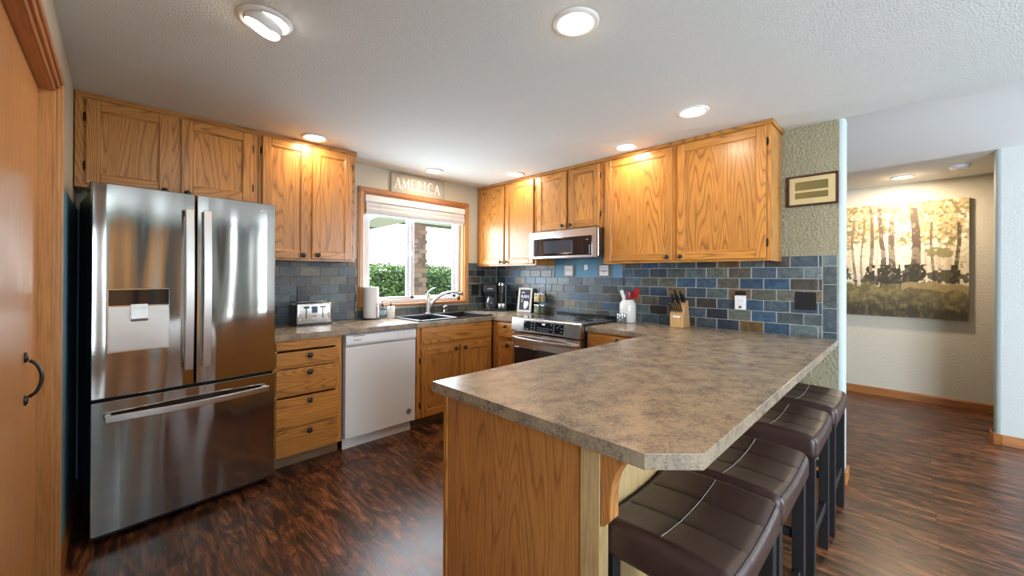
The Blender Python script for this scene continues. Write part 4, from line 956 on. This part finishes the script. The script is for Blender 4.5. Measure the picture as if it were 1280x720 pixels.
# ------------------------------------------------------------------ wall decorations
t = thing('wall_sign', 'cream wall sign reading AMERICA in white letters, above the window', 'sign', (-1.097, -.0005, 2.218))
b = MB(); b.box(-.300, .300, -.018, 0, -.092, .092, sign_board, .003); b.box(-.306, -.300, -.022, 0, -.097, .097, sign_board, .001); b.box(.300, .306, -.022, 0, -.097, .097, sign_board, .001); b.box(-.306, .306, -.022, 0, .092, .098, sign_board, .001); b.box(-.306, .306, -.022, 0, -.098, -.092, sign_board, .001); bo = b.build('board', t)
def stroke(b, x0, z0, x1, z1, w_):
    d = Vector((x1-x0, 0, z1-z0)); L_ = d.length; ang = math.atan2(d.x, d.z)
    M = Matrix.Translation(((x0+x1)/2, -.0195, (z0+z1)/2)) @ Matrix.Rotation(ang, 4, 'Y'); b.obox(M, w_, .003, L_, white_text)
def glyph(ch, cx):
    b = MB(); h = .054; T, Nn, S = .013, .0055, .004
    def serif(x, z, w_=.024): stroke(b, x-w_/2, z, x+w_/2, z, S)
    if ch == 'A': stroke(b, cx-.026, -h, cx, h, Nn); stroke(b, cx, h, cx+.028, -h, T); stroke(b, cx-.016, -.016, cx+.018, -.016, Nn*.8); serif(cx-.027, -h); serif(cx+.029, -h)
    if ch == 'M': stroke(b, cx-.034, -h, cx-.030, h, Nn); stroke(b, cx-.030, h, cx, -h*.8, T); stroke(b, cx, -h*.8, cx+.030, h, Nn); stroke(b, cx+.030, h, cx+.034, -h, T); serif(cx-.035, -h); serif(cx+.035, -h); serif(cx-.034, h, .018); serif(cx+.034, h, .018)
    if ch == 'E': stroke(b, cx-.016, -h, cx-.016, h, T); stroke(b, cx-.024, h, cx+.022, h, S); stroke(b, cx-.024, -h, cx+.022, -h, S); stroke(b, cx-.01, .002, cx+.014, .002, S); stroke(b, cx+.022, h, cx+.022, h-.020, S); stroke(b, cx+.022, -h, cx+.022, -h+.022, S); stroke(b, cx+.014, .014, cx+.014, -.010, S)
    if ch == 'I': stroke(b, cx, -h, cx, h, T); serif(cx, -h); serif(cx, h)
    if ch == 'R':
        stroke(b, cx-.018, -h, cx-.018, h, T); serif(cx-.018, -h); serif(cx-.020, h, .018); pts = [(cx-.012, -.0195, h-.002)] + [(cx+.000+.020*math.sin(a), -.0195, h-.028+.026*math.cos(a)) for a in [R(15*k) for k in range(13)]] + [(cx-.012, -.0195, 0)]
        b.tube(pts, .0042, white_text, 6); stroke(b, cx-.004, .0, cx+.026, -h, T*.9)
    if ch == 'C':
        pts = [(cx+.004+.030*math.cos(a), -.0195, h*1.0*math.sin(a)) for a in [R(45+15*k) for k in range(19)]]; b.tube(pts, .004, white_text, 6, rad=[.003+.004*math.sin(math.pi*k/18) for k in range(19)]); stroke(b, cx+.026, h*.75, cx+.026, h*.35, S)
    o = b.build('letter_' + ch.lower(), bo)
for ch, x in zip('AMERICA', (-.236, -.150, -.068, .006, .070, .136, .218)): glyph(ch, x)
b = MB(); b.tube([(-.205+.0082*k, -.0222, -.004-.018*k/50+.010*math.sin(k*1.9)*math.cos(k*.7)) for k in range(50)], .0013, plain('grey_script', (.16, .15, .13), .7), 5); b.build('script_line', bo)

t = thing('framed_plaque', 'small mahogany-framed gold plaque with two brass plates, right of the upper cabinets', 'picture', (-.0005, -3.096, 1.893), R(-90))
w_, h_ = .138, .104
b = MB(); b.box(-w_, -w_+.014, -.020, 0, -h_, h_, mahog, .003); b.box(w_-.014, w_, -.020, 0, -h_, h_, mahog, .003); b.box(-w_+.014, w_-.014, -.020, 0, h_-.014, h_, mahog, .003); b.box(-w_+.014, w_-.014, -.020, 0, -h_, -h_+.014, mahog, .003); b.build('frame', t)
b = MB(); b.box(-w_+.012, w_-.012, -.012, -.002, -h_+.012, h_-.012, brass_mat); mt_ = b.build('gold_mat', t)
for (a, c) in ((.004, .060), (-.052, -.012)):
    b = MB(); b.box(-.092, .085, -.0135, -.012, a, c, black); b.box(-.090, .085, -.0142, -.012, a, c-.002, brass_dark); b.build('brass_plate', mt_)
def small_sign(y, z, label, lines):
    t = thing('wall_sign', label, 'sign', (-.0035, y, z), R(-90), 'small square signs above the range')
    b = MB(); s = .055
    for q in ((-s, -s+.007, -s, s), (s-.007, s, -s, s)): b.box(q[0], q[1], -.020, 0, q[2], q[3], trim_v, .001)
    for q in ((-s, -s+.007), (s-.007, s)): b.box(-s+.007, s-.007, -.020, 0, q[0], q[1], trim_h, .001)
    b.build('frame', t)
    b = MB(); b.box(-s+.006, s-.006, -.015, -.001, -s+.006, s-.006, white_paper); f = b.build('face', t)
    b = MB()
    for (z_, h_, w2, th) in lines:
        n = 22; b.tube([(-w2+2*w2*k/n, -.0158, z_+h_*math.sin(k*1.7)*math.cos(k*.43)) for k in range(n+1)], th, dark_text, 5)
    b.build('script_line', f)
small_sign(-1.103, 1.369, 'left small square white sign on the blue wall under the microwave', [(.012, .004, .032, .0008), (-.004, .004, .036, .0008)])
small_sign(-1.514, 1.367, 'right small square white sign on the blue wall under the microwave', [(.024, .005, .036, .0012), (-.004, .010, .036, .0020), (-.022, .003, .006, .0015)])
t = thing('adhesive_hook', 'small white adhesive hooks on the blue wall between the two little signs', 'hook', (-.0035, -1.304, 1.400), R(-90))
for x in (-.011, .011): b = MB(); b.box(x-.009, x+.009, -.006, 0, -.020, .026, white_gloss, .002); b.box(x-.005, x+.005, -.014, -.005, -.030, -.016, white_gloss, .002); b.build('hook', t)

# painting (canvas print) on the hall wall, painted per vertex from its own picture
def canvas():
    y0, y1, z0, z1 = -3.967, -2.47, .888, 2.118; nu, nv = 330, 250; T = .038; X = 2.7595-T
    rr = random.Random(5)
    import numpy as np
    u = np.linspace(0, 1, nu)[None, :].repeat(nv, 0); v = np.linspace(0, 1, nv)[:, None].repeat(nu, 1)   # u left->right in the photo, v up
    rs = np.random.RandomState(3)
    def ss(a, lo, hi):
        t_ = np.clip((a-lo)/(hi-lo), 0, 1); return t_*t_*(3-2*t_)
    def noise(fx, fy):
        g = rs.rand(int(fy)+2, int(fx)+2); x = u*fx; y = v*fy; xi = x.astype(int); yi = y.astype(int); a = x-xi; c = y-yi; a = a*a*(3-2*a); c = c*c*(3-2*c)
        return g[yi, xi]*(1-a)*(1-c)+g[yi, xi+1]*a*(1-c)+g[yi+1, xi]*(1-a)*c+g[yi+1, xi+1]*a*c
    f = noise(12, 9)*.42+noise(30, 22)*.28+noise(70, 52)*.3
    img = np.zeros((nv, nu, 3)); sky = np.array([.86, .76, .56]); img[:] = sky; img *= (.85+.3*noise(8, 6))[..., None]
    def paint(mask, c): 
        m_ = np.clip(mask, 0, 1)[..., None]; img[:] = img*(1-m_)+np.array(c)*m_
    # misty far trees
    paint(ss(noise(60, 4), .5, .8)*(v > .28)*.5, (.46, .33, .21)); paint(ss(noise(40, 30), .4, .9)*(v > .28)*.35, (.60, .45, .28))
    # leaves at the top
    dens = f + (v-.62)*1.0 + .16*(u < .25)
    paint(ss(dens, .58, .72)*.85, (.44, .31, .12)); paint(ss(noise(60, 46)*.6+dens*.5, .64, .80)*.85, (.20, .16, .07)); paint(ss(noise(90, 70)*.7+dens*.4, .72, .86)*.8, (.62, .48, .24)); paint(ss(noise(75, 60)*.6+dens*.3, .66, .78)*.7*(v > .5), (.84, .72, .50))
    # trunks
    for (x, wd, top, c) in ((.05, .012, 1, (.12, .085, .05)), (.16, .010, .95, (.20, .14, .09)), (.27, .007, .9, (.22, .16, .1)), (.335, .022, 1, (.085, .065, .04)), (.42, .008, .9, (.25, .18, .12)), (.47, .006, .9, (.22, .16, .1)), (.515, .011, .97, (.17, .12, .08)), (.575, .014, .97, (.15, .10, .07)), (.635, .018, .95, (.16, .11, .075)), (.745, .024, .95, (.13, .09, .06)), (.835, .007, .82, (.20, .14, .08)), (.945, .010, .80, (.12, .09, .05))):
        cx = x+.010*np.sin(v*7+x*30)+.006*(noise(2, 9)-.5)
        wdt = wd*(1.25-.5*v); paint((np.abs(u-cx) < wdt)*(v > .22)*(v < top)*(.75+.25*(f > .45)), c)
        paint((np.abs(u-cx) < wdt*2.2)*(v > .24)*(v < .46)*(noise(70, 50) > .45)*(wd > .009), (.045, .040, .022))
    # dark shrubs
    for (cx, cy, rx, ry) in ((.91, .36, .10, .055), (.58, .33, .14, .05), (.87, .56, .07, .04), (.34, .36, .06, .05), (.74, .36, .05, .09)):
        paint((((u-cx)/rx)**2+((v-cy)/ry)**2 + (noise(60, 45)-.5)*1.8 < 1)*.9, (.05, .045, .025) if cy < .5 else (.26, .22, .09))
    # ground
    g = v + (noise(18, 8)-.5)*.06
    paint(ss(.31-g, 0, .03), (.16, .13, .055)); paint((g < .30)*ss(noise(50, 34), .45, .75)*.7, (.30, .24, .10)); paint(ss(.22-g, 0, .08)*ss(noise(40, 30), .25, .6)*.85, (.085, .072, .035)); paint(ss(.12-g, 0, .06)*.8, (.05, .038, .024)); paint((g < .26)*ss(noise(90, 24), .6, .8)*.5, (.22, .17, .08))
    paint((g > .24)*(g < .30)*(u > .68)*.8, (.42, .30, .14))
    img *= (.88+.24*noise(120, 90))[..., None]
    verts = []; 
    for j in range(nv):
        for i in range(nu): verts.append((X, y1+(y0-y1)*i/(nu-1), z0+(z1-z0)*j/(nv-1)))
    faces = [(j*nu+i, j*nu+i+1, (j+1)*nu+i+1, (j+1)*nu+i) for j in range(nv-1) for i in range(nu-1)]
    me = bpy.data.meshes.new('picture'); me.from_pydata(verts, [], faces); at = me.color_attributes.new('paint', 'FLOAT_COLOR', 'POINT')
    at.data.foreach_set('color', np.concatenate([img.reshape(-1, 3), np.ones((nu*nv, 1))], 1).astype('f').ravel())
    mt, nt, b_ = nodes('canvas_paint'); a_ = N(nt, 'ShaderNodeAttribute', attribute_name='paint'); nt.links.new(a_.outputs['Color'], b_.inputs['Base Color']); b_.inputs['Roughness'].default_value = .7
    me.materials.append(mt)
    t = thing('canvas_painting', 'large canvas painting of sunlit trees hanging on the hall wall', 'painting', (2.7595, (y0+y1)/2, z0))
    o = bpy.data.objects.new('painted_face', me); col.objects.link(o); o.parent = t; o.location = -Vector(t.location)
    b = MB(); b.box(X+.0006, 2.7595, y0, y1, z0, z1, plain('canvas_edge', (.14, .11, .07), .8, noise=.5, bscale=100)); b.build('canvas_block', t, world=True)
canvas()

# ------------------------------------------------------------------ ceiling lights
def downlight(x, y, label, power, r=.080, gimbal=False, z=H):
    t = thing('downlight', label, 'ceiling light', (x, y, z), 0, 'recessed ceiling lights')
    b = MB(); b.lathe([(r*.80, -.0005), (r*.80, -.006), (r, -.0125), (r*1.12, -.006), (r*1.16, -.0005)], (0, 0, 0), lamp_trim, 40); b.build('trim_ring', t)
    b = MB()
    if gimbal:
        M = Matrix.Rotation(R(22), 4, 'Y') @ Matrix.Rotation(R(12), 4, 'X')
        b.lathe([(r*.80, -.001), (r*.80, -.030), (r*.70, -.040)], (0, 0, 0), lamp_trim, 32, M); b.build('tilting_can', t)
        b = MB(); b.lathe([(0, -.046), (r*.4, -.044), (r*.70, -.036)], (0, 0, 0), lamp_emit, 32, M)
    else: b.lathe([(0, -.0105), (r*.45, -.0095), (r*.80, -.0035)], (0, 0, 0), lamp_emit, 32)
    b.build('lens', t)
    l = bpy.data.lights.new('downlight_lamp', 'AREA'); l.shape = 'DISK'; l.size = r*1.5; l.energy = power; l.color = (1, .80, .58)
    o = bpy.data.objects.new('downlight_lamp', l); col.objects.link(o); o.parent = t; o.location = (0, 0, -.055 if gimbal else -.014)
    # the bulb's spill on the ceiling around it
    l = bpy.data.lights.new('downlight_spill', 'POINT'); l.energy = power*.05; l.color = (1, .72, .45); l.shadow_soft_size = .03
    o = bpy.data.objects.new('downlight_spill', l); col.objects.link(o); o.parent = t; o.location = (0, 0, -.07)
    return t
P = 3.2
downlight(-2.860, -1.735, 'recessed ceiling light with a tilted can, above the refrigerator side', P, .085, True)
downlight(-1.980, -2.612, 'round recessed ceiling light above the left end of the bar counter', P)
downlight(-.774, -2.613, 'round recessed ceiling light above the right part of the bar counter', P)
downlight(-.456, -1.985, 'round recessed ceiling light above the range wall cabinets, near the large doors', P)
downlight(-.461, -.775, 'round recessed ceiling light in front of the corner upper cabinet', P)
downlight(-1.099, -.290, 'round recessed ceiling light just in front of the AMERICA sign', P)
downlight(-2.245, -.450, 'round recessed ceiling light by the tall cabinet left of the window', P)
downlight(2.330, -3.498, 'round recessed ceiling light in the hall, above the painting', 15.0)
t = thing('smoke_detector', 'white round smoke detector on the hall ceiling', 'smoke detector', (2.12, -3.87, H))
b = MB(); b.lathe([(0, -.036), (.045, -.036), (.060, -.028), (.066, -.012), (.068, 0), (0, 0)], (0, 0, 0), white_app, 32); b.build('housing', t)
b = MB(); b.lathe([(0, -.039), (.014, -.039), (.015, -.036), (0, -.036)], (0, 0, 0), grey_plastic, 16); b.build('test_button', t)

# ------------------------------------------------------------------ bar stools
def seat_z(x, y, hx, hy):
    s_ = .020*(x/hx)**2 - .002
    crease = -.0022*math.exp(-((y)/.006)**2) - .0022*math.exp(-((x-hx*.33)/.006)**2) - .0022*math.exp(-((x+hx*.33)/.006)**2)
    crown = -.010*(y/hy)**2
    return s_ + crease + crown
def stool(loc, rz, label):
    t = thing('bar_stool', label, 'stool', loc, rz, 'leather bar stools along the counter'); hx, hy, zt, zb = .222, .172, .650, .555
    b = MB(); b.box(-hx, hx, -hy, hy, zb, zt, leather, .026, 5, True)
    for f in b.bm.faces: f.smooth = True
    cuts = [(-1+2*k/22) for k in range(1, 22)]
    for c in cuts + [.33+.02, .33-.02, -.33+.02, -.33-.02]: bmesh.ops.bisect_plane(b.bm, geom=b.bm.verts[:]+b.bm.edges[:]+b.bm.faces[:], plane_co=(c*hx*.97, 0, 0), plane_no=(1, 0, 0))
    for c in [-.8, -.6, -.4, -.2, -.05, 0, .05, .2, .4, .6, .8]: bmesh.ops.bisect_plane(b.bm, geom=b.bm.verts[:]+b.bm.edges[:]+b.bm.faces[:], plane_co=(0, c*hy*.97, 0), plane_no=(0, 1, 0))
    for v in b.bm.verts:
        k = max(0, (v.co.z-zb)/(zt-zb))**2; x, y = v.co.x, v.co.y
        v.co.z += seat_z(x, y, hx, hy)*k
        bulge = 4*((v.co.z-zb)/(zt-zb))*(1-min(1, (v.co.z-zb)/(zt-zb)))
        if bulge > 0: v.co.x *= 1+.012*bulge; v.co.y *= 1+.012*bulge
    seat = b.build('seat', t)
    b = MB(); pts = [(x, 0.0, zt+seat_z(x, .0, hx, hy)+.0026) for x in [(-.88+1.76*k/30)*hx for k in range(31)]]
    b.tube(pts, .0008, thread_w, 6); b.tube([(x, y+.009, z-.0007) for x, y, z in pts], .0007, thread_d, 5); b.build('stitching', seat, 'pale centre seam')
    for s_ in (-1, 1):
        b = MB(); b.tube([(s_*hx*.33, y, zt+seat_z(s_*hx*.33, y, hx, hy)+.0022) for y in [(-.86+1.72*k/24)*hy for k in range(25)]], .0010, thread_d, 5); b.build('stitching', seat, 'dark cross seam')
    for s_ in (-1, 1):
        b = MB(); b.tube([(x, s_*(hy-.008), zt-.008+seat_z(x, s_*hy*.9, hx, hy)*.9+.0015) for x in [(-.90+1.8*k/24)*hx for k in range(25)]], .0022, leather, 6); b.build('piping', seat)
    for sx in (-1, 1):
        for sy in (-1, 1):
            b = MB(); pts = [(sx*(hx-.0085+.0015*(k % 2)), sy*(hy-.0085+.0015*(k % 2)), zb+.012+.0085*k) for k in range(9)]; b.tube(pts, .0022, thread_d, 6); b.build('corner_stitching', seat)
    for sx in (-1, 1):
        for sy in (-1, 1):
            b = MB(); x, y = sx*(hx-.030), sy*(hy-.028); b.box(x-.019, x+.019, y-.019, y+.019, 0, zb+.004, black, .002); b.build('leg', t)
    for sy in (-1, 1):
        b = MB(); y = sy*(hy-.028); b.box(-hx+.049, hx-.049, y-.010, y+.010, .190, .228, black, .002); b.build('footrest', t)
        b = MB(); b.box(-hx+.049, hx-.049, y-.010, y+.010, zb-.035, zb+.002, black, .002); b.build('apron_rail', t)
    for sx in (-1, 1):
        b = MB(); x = sx*(hx-.030); b.box(x-.010, x+.010, -hy+.047, hy-.047, .330, .362, black, .002); b.build('stretcher', t)
    return t
proto = stool((-2.111, -3.120, 0), 0, 'brown leather bar stool nearest the camera, at the clipped corner of the bar counter')
for (x, y, rz, lb_) in ((-1.650, -3.120, 0, 'second brown leather bar stool from the camera'),
                        (-1.020, -3.118, 0, 'third brown leather bar stool from the camera, left of the one at the wall end'),
                        (-.495, -3.128, 0, 'brown leather bar stool farthest from the camera, beside the wall end')):
    c = copy_tree(proto); c.location = (x, y, 0); c.rotation_euler = (0, 0, rz); c['label'] = lb_

# ------------------------------------------------------------------ outdoors
b = MB(); b.box(-30, 40, .3, 70, -.35, -.30, grass_m); o = struct('ground', b)
def hedge():
    import numpy as np
    rs = np.random.RandomState(9); n = 26000
    x = rs.uniform(-3.2, 7.0, n); d = rs.rand(n)
    top = 1.40 + .05*np.sin(x*2.1)+.04*np.sin(x*5.3+1)+.03*rs.randn(n)
    z = -.3 + (top+.3)*np.sqrt(rs.rand(n)); y = 3.1 + rs.rand(n)**2*.5 + .08*np.sin(x*3+z*4)
    up = rs.rand(n) < .30; z = np.where(up, top+.05*rs.rand(n), z); y = np.where(up, 3.1+rs.rand(n)*1.0, y)
    verts, faces = [], []
    for i in range(n):
        s_ = rs.uniform(.018, .040); a = rs.randn(3); a /= np.linalg.norm(a); c = np.cross(a, rs.randn(3)); c /= np.linalg.norm(c)
        p = np.array([x[i], y[i], z[i]]); k = len(verts)
        verts += [tuple(p-a*s_), tuple(p+c*s_*.5), tuple(p+a*s_), tuple(p-c*s_*.5)]; faces.append((k, k+1, k+2, k+3))
    me = bpy.data.meshes.new('hedge_leaves'); me.from_pydata(verts, [], faces); me.materials.append(leaf_m)
    t = thing('hedge', 'dense green clipped hedge outside the kitchen window', 'hedge', (1.9, 3.5, -.3))
    o = bpy.data.objects.new('leaves', me); col.objects.link(o); o.parent = t; o.location = -Vector(t.location)
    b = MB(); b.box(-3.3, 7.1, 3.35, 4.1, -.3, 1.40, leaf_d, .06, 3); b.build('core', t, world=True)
hedge()
def pillar():
    b = MB(); lay = b.bm.loops.layers.float_color.new('tint'); rb = random.Random(2)
    z = -.30; row = 0
    while z < 2.02:
        xr = -.215 + (.012 if row % 2 else -.006)
        for (x0, x1) in ((-.415, -.415+(.07 if row % 2 else .13)), (-.415+(.07 if row % 2 else .13), xr)):
            vs0 = set(b.bm.faces); b.box(x0+.004, x1-.004, 1.20, 1.45, z+.004, z+.058, brick_m)
            c = rb.choice([(.16, .095, .06), (.20, .12, .08), (.12, .08, .06), (.24, .16, .11)])
            for f in b.bm.faces:
                if f not in vs0:
                    for l in f.loops: l[lay] = (*c, 1)
        z += .066; row += 1
    b.box(-.41, -.225, 1.206, 1.44, -.30, 2.02, plain('mortar', (.16, .14, .12), .9))
    o = b.build('brick_pillar'); tag(o, 'brown brick porch pillar outside the window', 'pillar')
pillar()
b = MB(); b.prism([(-1.10, 1.968), (-1.07, 1.918), (-.93, 1.912), (-.52, 2.03), (.40, 2.03), (.40, 2.30), (-.50, 2.30)], 1, 1.19, 1.50, eave_m, .004); o = b.build('porch_eave'); tag(o, 'pale painted end of the porch eave outside the window', 'eave')
for (x, w_, h_, y, lab) in ((7.5, 5.0, .45, 24, 'distant low house roof beyond the hedge on the left side of the window'), (21, 4.0, .40, 27, 'distant low house roof beyond the hedge right of the brick pillar')):
    t = thing('house', lab, 'house', (x, y, -.3), 0, 'distant houses beyond the hedge')
    b = MB(); b.box(-w_*.5, w_*.5, 0, 5, 0, 1.75, stucco); b.build('house_wall', t)
    b = MB(); b.prism([(-w_*.62, 1.75), (w_*.62, 1.75), (w_*.2, 1.75+h_*2), (-w_*.1, 1.75+h_*2)], 1, -.4, 5.4, roof_m); b.build('roof', t)
